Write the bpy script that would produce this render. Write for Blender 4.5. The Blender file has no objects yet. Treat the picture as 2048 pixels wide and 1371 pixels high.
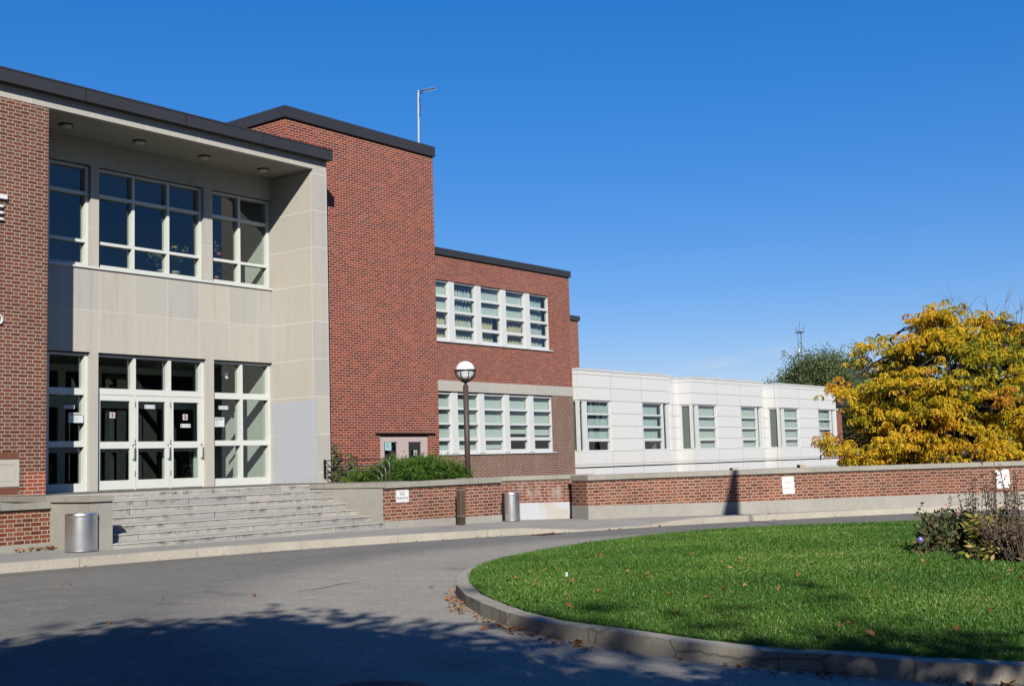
import bpy, math, random
import numpy as np
from mathutils import Vector, Matrix
random.seed(7); RNG = np.random.default_rng(11)
S = bpy.context.scene
COL = S.collection

# ---------------------------------------------------------------- camera
F, YAW, PIT, ROL = 2408.5, 0.661543, 0.0989113, -0.02982
EYE = 1.30                                     # camera height above the datum (the road is about 0)
def basis(yaw, p, r):
    fw = np.array([math.cos(yaw)*math.cos(p), math.sin(yaw)*math.cos(p), math.sin(p)])
    rt = np.array([math.sin(yaw), -math.cos(yaw), 0.]); up = np.cross(rt, fw)
    return np.array([math.cos(r)*rt+math.sin(r)*up, math.sin(r)*rt-math.cos(r)*up, fw])
RM = basis(YAW, PIT, ROL)
cam_d = bpy.data.cameras.new('camera'); cam = bpy.data.objects.new('camera', cam_d); COL.objects.link(cam)
cam_d.sensor_width = 36; cam_d.lens = 36*F/2048; cam_d.clip_end = 3000; cam_d.clip_start = .05
r_, u_, f_ = RM[0], -RM[1], RM[2]
cam.matrix_world = Matrix(((r_[0], u_[0], -f_[0], 0), (r_[1], u_[1], -f_[1], 0), (r_[2], u_[2], -f_[2], EYE), (0, 0, 0, 1)))
S.camera = cam

# ---------------------------------------------------------------- sun, sky, exposure
SUN_AZ, SUN_EL = math.radians(45.4), math.radians(30.5)     # direction the light travels towards, height
sun_d = bpy.data.lights.new('sun', 'SUN'); sun = bpy.data.objects.new('sun', sun_d); COL.objects.link(sun)
sun_d.energy = 5.0; sun_d.angle = math.radians(.53); sun_d.color = (1, .945, .84)
tr = Vector((math.cos(SUN_AZ)*math.cos(SUN_EL), math.sin(SUN_AZ)*math.cos(SUN_EL), -math.sin(SUN_EL)))
sun.rotation_euler = tr.to_track_quat('-Z', 'Y').to_euler(); sun.location = (-20, -20, 30)
W = bpy.data.worlds.new('World'); S.world = W; W.use_nodes = True
wt = W.node_tree; bg = wt.nodes['Background']; bg.inputs['Strength'].default_value = .063
sky = wt.nodes.new('ShaderNodeTexSky'); sky.sky_type = 'NISHITA'; sky.sun_disc = False
sky.sun_elevation = SUN_EL; sky.sun_rotation = math.atan2(-tr.x, -tr.y)
sky.air_density = 1.0; sky.dust_density = .25; sky.ozone_density = 3.0; sky.altitude = 150
def wm(op, *v):
    x = wt.nodes.new('ShaderNodeMath'); x.operation = op
    for i, q in enumerate(v):
        if isinstance(q, bpy.types.NodeSocket): wt.links.new(q, x.inputs[i])
        else: x.inputs[i].default_value = q
    return x.outputs[0]
# the sky's own colours, made as deep as through the polarised autumn air of the photograph: more saturated, flatter in brightness
sp_ = wt.nodes.new('ShaderNodeSeparateColor'); wt.links.new(sky.outputs[0], sp_.inputs[0])
mx_ = wm('MAXIMUM', wm('MAXIMUM', sp_.outputs[0], sp_.outputs[1]), wm('MAXIMUM', sp_.outputs[2], .001)); lum = wm('MULTIPLY', wm('POWER', mx_, .60), 2.27)
cc = wt.nodes.new('ShaderNodeCombineColor')
for i, (g, kk) in enumerate(((1.10, -.312), (.985, -.238), (1., 0.))): wt.links.new(wm('MULTIPLY', wm('MAXIMUM', wm('MULTIPLY_ADD', wm('DIVIDE', sp_.outputs[i], mx_), g, kk), .03), lum), cc.inputs[i])
# a few thin clouds low over the horizon
tc = wt.nodes.new('ShaderNodeTexCoord'); mp = wt.nodes.new('ShaderNodeMapping'); mp.inputs['Scale'].default_value = (7, 7, 42); wt.links.new(tc.outputs['Generated'], mp.inputs[0])
cn = wt.nodes.new('ShaderNodeTexNoise'); cn.inputs['Scale'].default_value = 1.6; cn.inputs['Detail'].default_value = 6; wt.links.new(mp.outputs[0], cn.inputs['Vector'])
sz = wt.nodes.new('ShaderNodeSeparateXYZ'); wt.links.new(tc.outputs['Generated'], sz.inputs[0])
band = wm('MAXIMUM', wm('SUBTRACT', 1., wm('MULTIPLY', wm('ABSOLUTE', wm('SUBTRACT', sz.outputs[2], .05)), 22.)), 0.)
cf = wm('MULTIPLY', wm('MINIMUM', wm('MULTIPLY', wm('MAXIMUM', wm('SUBTRACT', cn.outputs[0], .53), 0.), 8.), 1.), wm('MULTIPLY', band, .6))
cm = wt.nodes.new('ShaderNodeMix'); cm.data_type = 'RGBA'; wt.links.new(cf, cm.inputs[0]); wt.links.new(cc.outputs[0], cm.inputs[6]); cm.inputs[7].default_value = (6.2, 6.6, 7.6, 1)
wt.links.new(cm.outputs[2], bg.inputs['Color'])
S.view_settings.view_transform = 'Standard'; S.view_settings.look = 'None'
S.view_settings.exposure = .75; S.view_settings.gamma = 1; S.view_settings.use_curve_mapping = False
S.cycles.max_bounces = 6; S.cycles.transparent_max_bounces = 16; S.cycles.caustics_reflective = False; S.cycles.caustics_refractive = False

# ---------------------------------------------------------------- measuring helpers: where a sight line meets a plane of the place
def ray(x, y): return np.array([(x-1024)/F, (y-685.5)/F, 1]) @ RM
O3 = np.array([0, 0, EYE])
def onY(x, y, Y): d = ray(x, y); return d*(Y/d[1])+O3
def onX(x, y, X): d = ray(x, y); return d*(X/d[0])+O3
def onZ(x, y, Z): d = ray(x, y); return d*((Z-EYE)/d[2])+O3
def pav(x): return float(np.interp(x, [-30, 0, 5, 11, 17, 21.5, 25, 35, 80], [-1.08, -1.09, -1.10, -1.14, -1.19, -1.245, -1.30, -1.33, -1.4]))+EYE
def road(x): return pav(x)-.14
def gp(px, py, dz=0.):
    z = .1
    for i in range(25): p = onZ(px, py, z+dz); z = road(p[0])
    return onZ(px, py, z+dz)
def XY(px, py, Y): p = onY(px, py, Y); return p[0], p[2]

# ---------------------------------------------------------------- materials
ALB = .60
class NT:
    def __init__(s, name):
        s.m = bpy.data.materials.new(name); s.m.use_nodes = True; s.t = s.m.node_tree
        s.b = s.t.nodes['Principled BSDF']; s.out = s.t.nodes['Material Output']
    def n(s, ty, **k):
        x = s.t.nodes.new('ShaderNode'+ty)
        for a, v in k.items(): setattr(x, a, v)
        return x
    def put(s, sock, v):
        if isinstance(v, bpy.types.NodeSocket): s.t.links.new(v, sock)
        elif v is not None:
            if isinstance(v, (tuple, list)) and len(v) == 3 and sock.type == 'RGBA': v = (*v, 1)
            sock.default_value = v
    def mth(s, op, a, b=None, c=None, clamp=False):
        x = s.n('Math', operation=op, use_clamp=clamp); s.put(x.inputs[0], a)
        if b is not None: s.put(x.inputs[1], b)
        if c is not None: s.put(x.inputs[2], c)
        return x.outputs[0]
    def mix(s, f, a, b, bt='MIX'):
        x = s.n('Mix', data_type='RGBA', blend_type=bt); s.put(x.inputs[0], f); s.put(x.inputs[6], a); s.put(x.inputs[7], b)
        return x.outputs[2]
    def ramp(s, f, stops, interp='LINEAR'):
        x = s.n('ValToRGB'); s.put(x.inputs[0], f); cr = x.color_ramp; cr.interpolation = interp
        while len(cr.elements) < len(stops): cr.elements.new(.5)
        for e, (p, c) in zip(cr.elements, stops):
            e.position = p; e.color = (*c, 1) if not isinstance(c, (int, float)) else (c, c, c, 1)
        return x.outputs[0]
    def noise(s, sc, det=3, vec=None, rough=.5, out=0, dist=0.):
        x = s.n('TexNoise'); x.inputs['Scale'].default_value = sc; x.inputs['Detail'].default_value = det
        x.inputs['Roughness'].default_value = rough; x.inputs['Distortion'].default_value = dist
        if vec is not None: s.put(x.inputs['Vector'], vec)
        return x.outputs[out]
    def vec(s, x, y, z=0.):
        c = s.n('CombineXYZ'); s.put(c.inputs[0], x); s.put(c.inputs[1], y); s.put(c.inputs[2], z); return c.outputs[0]
    def pos(s): return s.n('NewGeometry').outputs['Position']
    def uv(s):
        x = s.n('SeparateXYZ'); u = s.n('UVMap', uv_map='UVMap'); s.t.links.new(u.outputs[0], x.inputs[0]); return x.outputs[0], x.outputs[1]
    def scaled(s, v, sx, sy, sz):
        x = s.n('Mapping'); s.put(x.inputs[0], v); x.inputs['Scale'].default_value = (sx, sy, sz); return x.outputs[0]
    def white(s, v): x = s.n('TexWhiteNoise', noise_dimensions='3D'); s.put(x.inputs[0], v); return x.outputs[0]
    def bump(s, h, st=.3, d=.01):
        x = s.n('Bump'); x.inputs['Strength'].default_value = st; x.inputs['Distance'].default_value = d; s.put(x.inputs['Height'], h)
        s.t.links.new(x.outputs[0], s.b.inputs['Normal'])
    def done(s, col, rough=.7, metal=0., spec=.3, k=None):
        k = (1. if isinstance(metal, float) and metal > .55 else ALB) if k is None else k       # real surfaces are darker than they look in full sun
        col = s.mix(1., col, (k, k, k), 'MULTIPLY') if isinstance(col, bpy.types.NodeSocket) else tuple(q*k for q in col)
        s.put(s.b.inputs['Base Color'], col); s.put(s.b.inputs['Roughness'], rough); s.put(s.b.inputs['Metallic'], metal)
        s.b.inputs['Specular IOR Level'].default_value = spec; return s.m

def plain(name, c, rough=.6, metal=0., var=.12, sc=6., spec=.3):
    k = NT(name); nz = k.noise(sc, 4, k.pos())
    f = k.mth('MULTIPLY_ADD', nz, 2*var, 1-var)
    hs = k.mix(1., c, k.vec(f, f, f), 'MULTIPLY')
    return k.done(hs, rough, metal, spec)

def brick(name, kind, h, L, H, j, cols, hcols, mortar, soot=.35, seed=0., patch=None):
    k = NT(name); u, v = k.uv()
    rw = k.mth('DIVIDE', v, h); row = k.mth('FLOOR', rw); vv = k.mth('MULTIPLY', k.mth('FRACT', rw), h)
    par = k.mth('FLOORED_MODULO', row, 2.)
    P = L if kind == 'running' else L+H
    jit = k.mth('MULTIPLY', k.mth('SUBTRACT', k.white(k.vec(row, seed, 3.3)), .5), .05)
    up = k.mth('ADD', k.mth('ADD', k.mth('DIVIDE', u, P), k.mth('MULTIPLY', par, .5)), jit)
    ix = k.mth('FLOOR', up); f = k.mth('MULTIPLY', k.mth('FRACT', up), P)
    du = k.mth('MINIMUM', f, k.mth('SUBTRACT', P, f)); dv = k.mth('MINIMUM', vv, k.mth('SUBTRACT', h, vv))
    if kind == 'running': isH = 0.
    else:
        isH = k.mth('GREATER_THAN', f, L); du = k.mth('MINIMUM', du, k.mth('ABSOLUTE', k.mth('SUBTRACT', f, L)))
    wob = k.mth('MULTIPLY', k.mth('SUBTRACT', k.noise(60, 2, k.vec(u, v)), .5), .006)
    d = k.mth('ADD', k.mth('MINIMUM', du, dv), wob)
    mask = k.mth('SMOOTHSTEP', d, j*.5-.0015, j*.5+.0015) if False else k.ramp(k.mth('DIVIDE', d, j), [(.42, 0.), (.58, 1.)])
    rnd = k.white(k.vec(k.mth('MULTIPLY_ADD', ix, 2., isH), row, seed))
    col = k.ramp(rnd, cols)
    if kind != 'running': col = k.mix(isH, col, k.ramp(rnd, hcols))
    fine = k.mth('MULTIPLY_ADD', k.noise(90, 3, k.vec(u, v, seed)), .5, .75)
    col = k.mix(1., col, k.vec(fine, fine, fine), 'MULTIPLY')
    big = k.ramp(k.noise(.55, 4, k.vec(u, v, seed), .6), [(.38, 0.), (.68, 1.)])
    mor = k.mix(k.mth('MULTIPLY', k.noise(1.3, 5, k.vec(u, v, seed+2)), .7), mortar, tuple(m*.62 for m in mortar))
    col = k.mix(mask, mor, col)
    col = k.mix(k.mth('MULTIPLY', big, soot), col, k.mix(1., col, (.52, .5, .5), 'MULTIPLY'))
    sk = k.mth('MULTIPLY', k.ramp(k.noise(1., 5, k.vec(k.mth('MULTIPLY', u, 2.6), k.mth('MULTIPLY', v, .22), seed+5), .65), [(.5, 0.), (.78, 1.)]), .22)
    col = k.mix(sk, col, k.mix(1., col, (.6, .58, .57), 'MULTIPLY'))
    lt = k.mth('MULTIPLY', k.ramp(k.noise(.9, 5, k.vec(k.mth('MULTIPLY', u, 1.8), k.mth('MULTIPLY', v, .5), seed+9), .6), [(.55, 0.), (.8, 1.)]), .16)
    col = k.mix(lt, col, (.42, .30, .25))
    if patch:                                   # lime bloom running down from somewhere
        bl = k.mth('MULTIPLY', k.ramp(k.noise(2.2, 5, k.vec(k.mth('MULTIPLY', u, 2.), v, 7.), .65), [(.5, 0.), (.75, 1.)]), patch)
        col = k.mix(bl, col, (.5, .43, .38))
    hgt = k.mth('ADD', mask, k.mth('MULTIPLY', fine, .3)); k.bump(hgt, .5, .006)
    return k.done(col, .85, 0, .2)

def panels(name, base, pw, ph, ou, ov, jw, joint, var, tint, streak=.25, rough=.75, only=None):
    """stone or precast slabs: flat panels pw x ph with thin joints, each slab a little different"""
    k = NT(name); u, v = k.uv()
    a = k.mth('DIVIDE', k.mth('SUBTRACT', u, ou), pw); b = k.mth('DIVIDE', k.mth('SUBTRACT', v, ov), ph)
    fu = k.mth('MULTIPLY', k.mth('FRACT', a), pw); fv = k.mth('MULTIPLY', k.mth('FRACT', b), ph)
    du = k.mth('MINIMUM', fu, k.mth('SUBTRACT', pw, fu)); dv = k.mth('MINIMUM', fv, k.mth('SUBTRACT', ph, fv))
    d = k.mth('MINIMUM', du, dv)
    if only == 'v': d = du
    if only == 'h': d = dv
    rnd = k.white(k.vec(k.mth('FLOOR', a), k.mth('FLOOR', b), 1.7))
    s = k.mth('MULTIPLY_ADD', rnd, var*2, 1-var)
    mott = k.noise(5, 6, k.vec(u, v, 0.), .65)
    st = k.noise(1.0, 5, k.vec(k.mth('MULTIPLY', u, 6.), k.mth('MULTIPLY', v, .5), 4.), .6)
    col = k.mix(k.ramp(k.mth('ADD', k.mth('MULTIPLY', rnd, .34), k.mth('MULTIPLY', mott, .75)), [(.25, 0.), (.85, 1.)]), base, tint)
    col = k.mix(1., col, k.vec(s, s, s), 'MULTIPLY')
    fine = k.mth('MULTIPLY_ADD', k.noise(45, 5, k.vec(u, v, 2.), .7), .24, .88)
    col = k.mix(1., col, k.vec(fine, fine, fine), 'MULTIPLY')
    dk = k.mth('MULTIPLY', k.ramp(st, [(.5, 0.), (.8, 1.)]), streak)
    col = k.mix(dk, col, k.mix(1., col, (.62, .6, .56), 'MULTIPLY'))
    m = k.ramp(k.mth('DIVIDE', d, jw), [(.4, 1.), (.6, 0.)])
    col = k.mix(m, col, joint)
    return k.done(col, rough, 0, .25)

def concrete(name, base, rough=.9, crack=0., spots=.3, joint=None):
    k = NT(name); p = k.pos()
    n1 = k.noise(1.1, 6, p, .65); n2 = k.noise(28, 5, p, .7); n3 = k.noise(160, 2, p)
    f = k.mth('ADD', k.mth('MULTIPLY_ADD', n1, .5, .5), k.mth('MULTIPLY_ADD', n2, .5, -.25))
    f = k.mth('ADD', f, k.mth('MULTIPLY_ADD', n3, .3, -.15))
    col = k.mix(1., base, k.vec(f, f, f), 'MULTIPLY')
    st = k.ramp(k.noise(3.2, 6, k.scaled(p, 1, 1, 2.2), .72), [(.58, 0.), (.74, 1.)])
    col = k.mix(k.mth('MULTIPLY', st, spots), col, tuple(b*.38 for b in base))
    if crack:
        vo = k.n('TexVoronoi', feature='DISTANCE_TO_EDGE'); vo.inputs['Scale'].default_value = 1.1
        k.put(vo.inputs['Vector'], k.mix(.12, p, k.noise(3, 4, p, out=1)))
        c = k.ramp(vo.outputs['Distance'], [(0., 1.), (.012, 0.)])
        col = k.mix(k.mth('MULTIPLY', c, crack), col, tuple(b*.25 for b in base))
    if joint:
        u, v = k.uv(); fu = k.mth('FRACT', k.mth('DIVIDE', u, joint)); e = k.mth('MULTIPLY', k.mth('MINIMUM', fu, k.mth('SUBTRACT', 1., fu)), joint)
        m = k.ramp(e, [(.004, 1.), (.009, 0.)]); col = k.mix(k.mth('MULTIPLY', m, .75), col, tuple(b*.35 for b in base))
    k.bump(k.mth('ADD', n2, n3), .35, .01)
    return k.done(col, rough, 0, .2)

M = {}
HB = .0616
redc = [(0., (.165, .028, .018)), (.35, (.225, .037, .021)), (.7, (.285, .047, .024)), (.9, (.37, .068, .028)), (1., (.24, .043, .025))]
M['brick_run'] = brick('running_red_brick', 'running', HB, .187, 0, .0112, redc, None, (.62, .49, .41), .10, 1.)
M['brick_run_w'] = brick('running_red_brick_wing', 'running', .0602, .183, 0, .0115, redc, None, (.58, .46, .385), .10, 2.)
fl = [(0., (.12, .042, .034)), (.4, (.17, .05, .036)), (.75, (.215, .06, .042)), (1., (.14, .055, .046))]
flh = [(0., (.13, .07, .05)), (.5, (.19, .10, .068)), (1., (.15, .058, .045))]
M['brick_pier'] = brick('flemish_brown_brick', 'flemish', .0665, .190, .095, .0125, fl, flh, (.58, .48, .37), .25, 3.)
flw = [(0., (.13, .035, .026)), (.4, (.21, .052, .034)), (.75, (.30, .078, .043)), (1., (.16, .055, .042))]
flwh = [(0., (.15, .062, .04)), (.5, (.26, .12, .068)), (1., (.19, .06, .04))]
M['brick_wall'] = brick('flemish_weathered_brick', 'flemish', .0665, .190, .095, .0135, flw, flwh, (.58, .47, .36), .45, 4., patch=.10)
flx = [(0., (.15, .045, .032)), (.5, (.23, .06, .038)), (1., (.14, .06, .05))]
M['brick_recess'] = brick('red_recess_brick', 'running', .0655, .2, 0, .012, flx, None, (.54, .44, .36), .3, 9., patch=.8)
flb = [(0., (.13, .045, .036)), (.5, (.19, .055, .04)), (1., (.13, .06, .05))]
M['brick_low'] = brick('flemish_wing_brick', 'flemish', .0602, .165, .082, .0155, flb, flwh, (.52, .43, .36), .3, 5., patch=.25)
M['brick_new'] = brick('bright_repair_brick', 'running', .0665, .20, 0, .014, [(0., (.30, .062, .03)), (1., (.40, .085, .035))], None, (.62, .55, .5), .1, 6.)
LIME, LIMET = (.53, .525, .50), (.52, .48, .41)
M['stone'] = panels('limestone_ashlar', LIME, .822, .846, .0, 4.145+EYE, .011, (.66, .645, .61), .075, LIMET, .45)
M['stone_band'] = panels('limestone_band', LIME, 1.25, 3., .35, -1., .012, (.72, .70, .66), .06, LIMET, only='v')
M['stone_plain'] = panels('limestone_plain', LIME, 1.3, 5., .2, -2., .010, (.70, .68, .64), .05, LIMET, only='v')
M['precast'] = panels('white_precast', (.78, .79, .80), 1., 1., 0., 0., .02, (.36, .34, .32), .03, (.62, .62, .63), .08)
def stepmat():
    k = NT('weathered_stone_step'); u, v = k.uv(); p = k.pos(); z0 = 1.30-1.19; rise = .87/7
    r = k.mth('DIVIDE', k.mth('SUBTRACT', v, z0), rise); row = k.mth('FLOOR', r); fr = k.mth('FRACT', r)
    h = k.white(k.vec(row, 2.2, 0.)); uu = k.mth('ADD', k.mth('DIVIDE', u, 1.15), k.mth('MULTIPLY', h, 5.)); uu = k.mth('ADD', uu, k.mth('MULTIPLY', k.noise(.6, 1, k.vec(u, row)), .8))
    fu = k.mth('FRACT', uu); e = k.mth('MULTIPLY', k.mth('MINIMUM', fu, k.mth('SUBTRACT', 1., fu)), 1.15); idn = k.white(k.vec(k.mth('FLOOR', uu), row, 1.))
    f = k.mth('ADD', k.mth('MULTIPLY_ADD', k.noise(2.2, 6, p, .65), .35, .72), k.mth('MULTIPLY_ADD', k.noise(38, 4, p, .7), .4, -.2)); f = k.mth('ADD', f, k.mth('MULTIPLY_ADD', idn, .16, -.08))
    col = k.mix(idn, (.49, .485, .47), (.50, .475, .43)); col = k.mix(1., col, k.vec(f, f, f), 'MULTIPLY')
    st = k.ramp(k.noise(1., 6, k.vec(k.mth('MULTIPLY', u, 4.5), k.mth('MULTIPLY', row, 7.3), k.mth('MULTIPLY', fr, .9)), .72), [(.49, 0.), (.62, 1.)])
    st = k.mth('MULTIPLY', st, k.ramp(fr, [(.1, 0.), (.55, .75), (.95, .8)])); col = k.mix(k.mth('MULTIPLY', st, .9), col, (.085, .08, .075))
    cr = k.mth('ABSOLUTE', k.mth('SUBTRACT', fr, k.mth('MULTIPLY_ADD', k.noise(2.6, 5, k.vec(u, k.mth('MULTIPLY', row, 3.1)), .6), .9, .12)))
    cm_ = k.mth('MULTIPLY', k.ramp(cr, [(.02, 1.), (.055, 0.)]), k.ramp(k.noise(.9, 2, k.vec(u, k.mth('MULTIPLY', row, 5.7), 3.)), [(.5, 0.), (.58, 1.)])); col = k.mix(k.mth('MULTIPLY', cm_, .8), col, (.07, .065, .06))
    jm = k.ramp(e, [(.006, 1.), (.011, 0.)]); col = k.mix(jm, col, k.mix(k.mth('GREATER_THAN', idn, .5), (.12, .11, .10), (.60, .58, .54)))
    edge_highlight = k.ramp(fr, [(.84, 0.), (.88, 1.)]); col = k.mix(k.mth('MULTIPLY', edge_highlight, .75), col, (.60, .58, .53)); foot_shade = k.ramp(fr, [(.05, 1.), (.16, 0.)]); col = k.mix(k.mth('MULTIPLY', foot_shade, .3), col, (.22, .21, .19))  # tread edge highlight and shade at the riser foot, painted into the colour
    k.bump(k.noise(38, 4, p, .7), .35, .01); return k.done(col, .9, 0, .2)
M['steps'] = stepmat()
M['coping'] = concrete('coping_stone', (.48, .455, .40), spots=.35, joint=1.15)
M['plinth'] = concrete('cement_plinth', (.51, .49, .45), spots=.25)
M['kerb'] = concrete('kerb_concrete', (.66, .61, .52), spots=.3, joint=1.9)
M['kerb_old'] = concrete('old_kerb_concrete', (.56, .52, .44), spots=.75, joint=1.6, crack=.8)
M['pavement'] = concrete('pavement_concrete', (.50, .48, .445), spots=.3)
M['bluegrey'] = panels('blue_grey_paint', (.47, .50, .57), 3., .846, -20.09, .755+1.30, .012, (.56, .58, .63), .01, (.49, .515, .575), .12, .6)
M['fascia'] = plain('dark_bronze_flashing', (.040, .038, .040), .45, .0, .2, 2., .5)
M['frame'] = plain('cream_window_frame', (.74, .765, .73), .45, var=.05)
M['frame_w'] = plain('white_window_frame', (.72, .745, .755), .45, var=.04)
M['pinkdoor'] = plain('pale_pink_paint', (.58, .47, .46), .55, var=.05)
M['black'] = plain('black_paint', (.012, .012, .013), .5)
M['brown'] = plain('brown_paint', (.075, .052, .043), .55, var=.15)
M['steel'] = plain('stainless_steel', (.55, .55, .57), .25, 1., .06)
M['rail'] = plain('dull_rail_steel', (.20, .205, .21), .35, .5, .1)
M['galv'] = plain('galvanised_pole', (.45, .47, .5), .5, .6, .1)
M['white'] = plain('white_enamel', (.86, .86, .88), .4, var=.03)
M['globe'] = plain('opal_globe', (.95, .96, .99), .3, var=.01)
M['soffit'] = plain('painted_soffit', (.40, .40, .34), .8, var=.12, sc=2)
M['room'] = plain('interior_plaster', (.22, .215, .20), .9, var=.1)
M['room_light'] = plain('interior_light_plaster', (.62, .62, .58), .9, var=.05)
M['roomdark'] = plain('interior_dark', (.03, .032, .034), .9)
M['carpet'] = plain('interior_floor', (.06, .055, .05), .8)
M['blind'] = plain('pale_green_blind', (.78, .82, .79), .8, var=.04, sc=1)
M['sheer'] = plain('grey_sheer_curtain', (.50, .57, .60), .9, var=.2, sc=9)
M['curtain'] = plain('tan_curtain', (.62, .52, .35), .9, var=.1)
M['paper'] = plain('paper', (.75, .80, .82), .8, var=.03)
M['aqua'] = plain('aqua_paper', (.38, .66, .66), .8, var=.03)
M['ink'] = plain('dark_ink', (.03, .035, .06), .8)
M['redink'] = plain('faded_red_ink', (.62, .22, .24), .7, var=.1)
M['redink2'] = plain('paler_red_ink', (.72, .48, .50), .7, var=.2)
M['signred'] = plain('sign_red', (.35, .03, .03), .6)
M['terracotta'] = plain('terracotta', (.42, .17, .09), .8)
M['rose'] = plain('rose_petal', (.72, .14, .17), .6)
M['purple'] = plain('violet_petal', (.16, .10, .62), .6)
M['bark'] = plain('bark', (.045, .035, .028), .95, var=.35, sc=14)
M['twig'] = plain('twig', (.13, .10, .08), .95, var=.3)
M['soil'] = plain('bed_soil', (.055, .042, .03), .95, var=.4, sc=8)
M['iron'] = plain('cast_iron', (.10, .085, .085), .7, .2, .3, 30)
M['rust'] = plain('rusty_grate', (.07, .028, .02), .8)
M['fluted'] = plain('weathered_brown_metal', (.26, .205, .16), .6, var=.2)
M['flag'] = plain('flag_cloth', (.5, .1, .1), .9)
M['tan'] = plain('tan_concrete_box', (.45, .38, .29), .8)
M['mast'] = plain('grey_mast_steel', (.18, .2, .24), .5, .3)

def can_steel():
    k = NT('brushed_can_steel'); p = k.pos()
    n = k.noise(20, 4, k.scaled(p, 1, 1, 12), .6); d = k.ramp(k.noise(5, 4, p), [(.4, 0.), (.7, 1.)])
    col = k.mix(k.mth('MULTIPLY', n, .35), (.72, .73, .76), (.5, .51, .54)); col = k.mix(k.mth('MULTIPLY', d, .18), col, (.4, .38, .36))
    return k.done(col, k.mth('MULTIPLY_ADD', n, .14, .27), 1.)
M['can'] = can_steel()

def glass(name, tint, strength):
    k = NT(name); k.t.nodes.remove(k.b)
    ge = k.n('NewGeometry'); dt = k.n('VectorMath', operation='DOT_PRODUCT'); k.put(dt.inputs[0], ge.outputs['Normal']); k.put(dt.inputs[1], ge.outputs['Incoming'])
    q = k.mth('SUBTRACT', 1., k.mth('ABSOLUTE', dt.outputs['Value'])); fr = k.mth('MULTIPLY_ADD', k.mth('POWER', q, 5.), .96, .04)      # Schlick, the same from both sides
    t = k.n('BsdfTransparent'); t.inputs[0].default_value = (*tint, 1)
    g = k.n('BsdfGlossy'); g.inputs['Roughness'].default_value = .0; g.inputs[0].default_value = (.93, .97, 1, 1)
    mx = k.n('MixShader'); k.put(mx.inputs[0], k.mth('MULTIPLY', fr, strength, clamp=True))
    k.t.links.new(t.outputs[0], mx.inputs[1]); k.t.links.new(g.outputs[0], mx.inputs[2]); k.t.links.new(mx.outputs[0], k.out.inputs['Surface'])
    return k.m
M['glass'] = glass('window_glass', (.74, .82, .79), 2.1)
M['glass_dark'] = glass('tinted_glass', (.40, .47, .46), 2.)

def asphalt():
    k = NT('worn_asphalt'); p = k.pos()
    sp = k.noise(70, 2, p, .8); sp2 = k.noise(26, 3, p, .85); big = k.noise(.35, 5, p, .6); mid = k.noise(2.5, 5, k.scaled(p, 1, .5, 1), .6)
    x = k.n('SeparateXYZ'); k.put(x.inputs[0], p)
    # older, greyer strip round the island (about 4 m wide) with a wavering edge
    dx = k.mth('SUBTRACT', x.outputs[0], 14.6); dy = k.mth('SUBTRACT', x.outputs[1], 2.3)
    r = k.mth('SQRT', k.mth('ADD', k.mth('MULTIPLY', dx, dx), k.mth('MULTIPLY', dy, dy)))
    r = k.mth('ADD', r, k.mth('MULTIPLY_ADD', k.noise(1.4, 4, p), .7, -.35))
    old = k.ramp(r, [(0., 1.), (.5, 1.)]); old = k.ramp(k.mth('DIVIDE', r, 20.), [(.48, 1.), (.53, 0.)])
    base = k.mix(old, (.25, .243, .228), (.40, .38, .34))
    f = k.mth('ADD', k.mth('MULTIPLY_ADD', big, .3, .85), k.mth('MULTIPLY_ADD', mid, .35, -.175))
    f = k.mth('ADD', f, k.mth('ADD', k.mth('MULTIPLY_ADD', sp2, 1.15, -.575), k.mth('MULTIPLY_ADD', k.noise(11, 3, p, .8), .5, -.25)))
    col = k.mix(1., base, k.vec(f, f, f), 'MULTIPLY')
    peb = k.ramp(sp, [(.56, 0.), (.72, 1.)]); col = k.mix(k.mth('MULTIPLY', peb, k.mth('MULTIPLY_ADD', old, .35, .2)), col, (.58, .54, .48))
    dk = k.ramp(sp, [(.28, 1.), (.42, 0.)]); col = k.mix(k.mth('MULTIPLY', dk, .6), col, (.045, .045, .045))
    oil = k.mth('MULTIPLY', k.ramp(k.noise(.9, 4, k.scaled(p, 1.6, .7, 1), .6), [(.62, 0.), (.72, 1.)]), .3); col = k.mix(oil, col, (.09, .088, .085))
    wr = k.mth('MULTIPLY', k.ramp(k.noise(.5, 6, k.scaled(p, .35, 1.6, 1), .7), [(.5, 0.), (.7, 1.)]), .35); col = k.mix(wr, col, (.36, .345, .32))
    k.bump(k.mth('ADD', sp, sp2), .6, .012)
    return k.done(col, .95, 0, .0)
M['asphalt'] = asphalt()

def leafmat(name, stops, rough=.6, transl=.3, attr='rnd', kk=.68):
    k = NT(name); a = k.n('Attribute', attribute_name=attr); col = k.ramp(a.outputs['Fac'], stops)
    k.done(col, rough, 0, .25, kk)
    tl = k.n('BsdfTranslucent'); k.put(tl.inputs[0], k.mix(1., col, (kk, kk, kk), 'MULTIPLY')); mx = k.n('MixShader'); mx.inputs[0].default_value = transl
    k.t.links.new(k.b.outputs[0], mx.inputs[1]); k.t.links.new(tl.outputs[0], mx.inputs[2]); k.t.links.new(mx.outputs[0], k.out.inputs['Surface'])
    return k.m
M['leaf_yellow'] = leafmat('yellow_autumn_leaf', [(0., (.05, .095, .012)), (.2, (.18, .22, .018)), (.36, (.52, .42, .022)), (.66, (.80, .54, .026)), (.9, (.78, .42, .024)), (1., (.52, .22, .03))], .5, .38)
M['leaf_green'] = leafmat('dusty_green_leaf', [(0., (.06, .09, .035)), (.5, (.125, .165, .062)), (.85, (.19, .215, .08)), (1., (.23, .2, .08))], .6)
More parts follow.
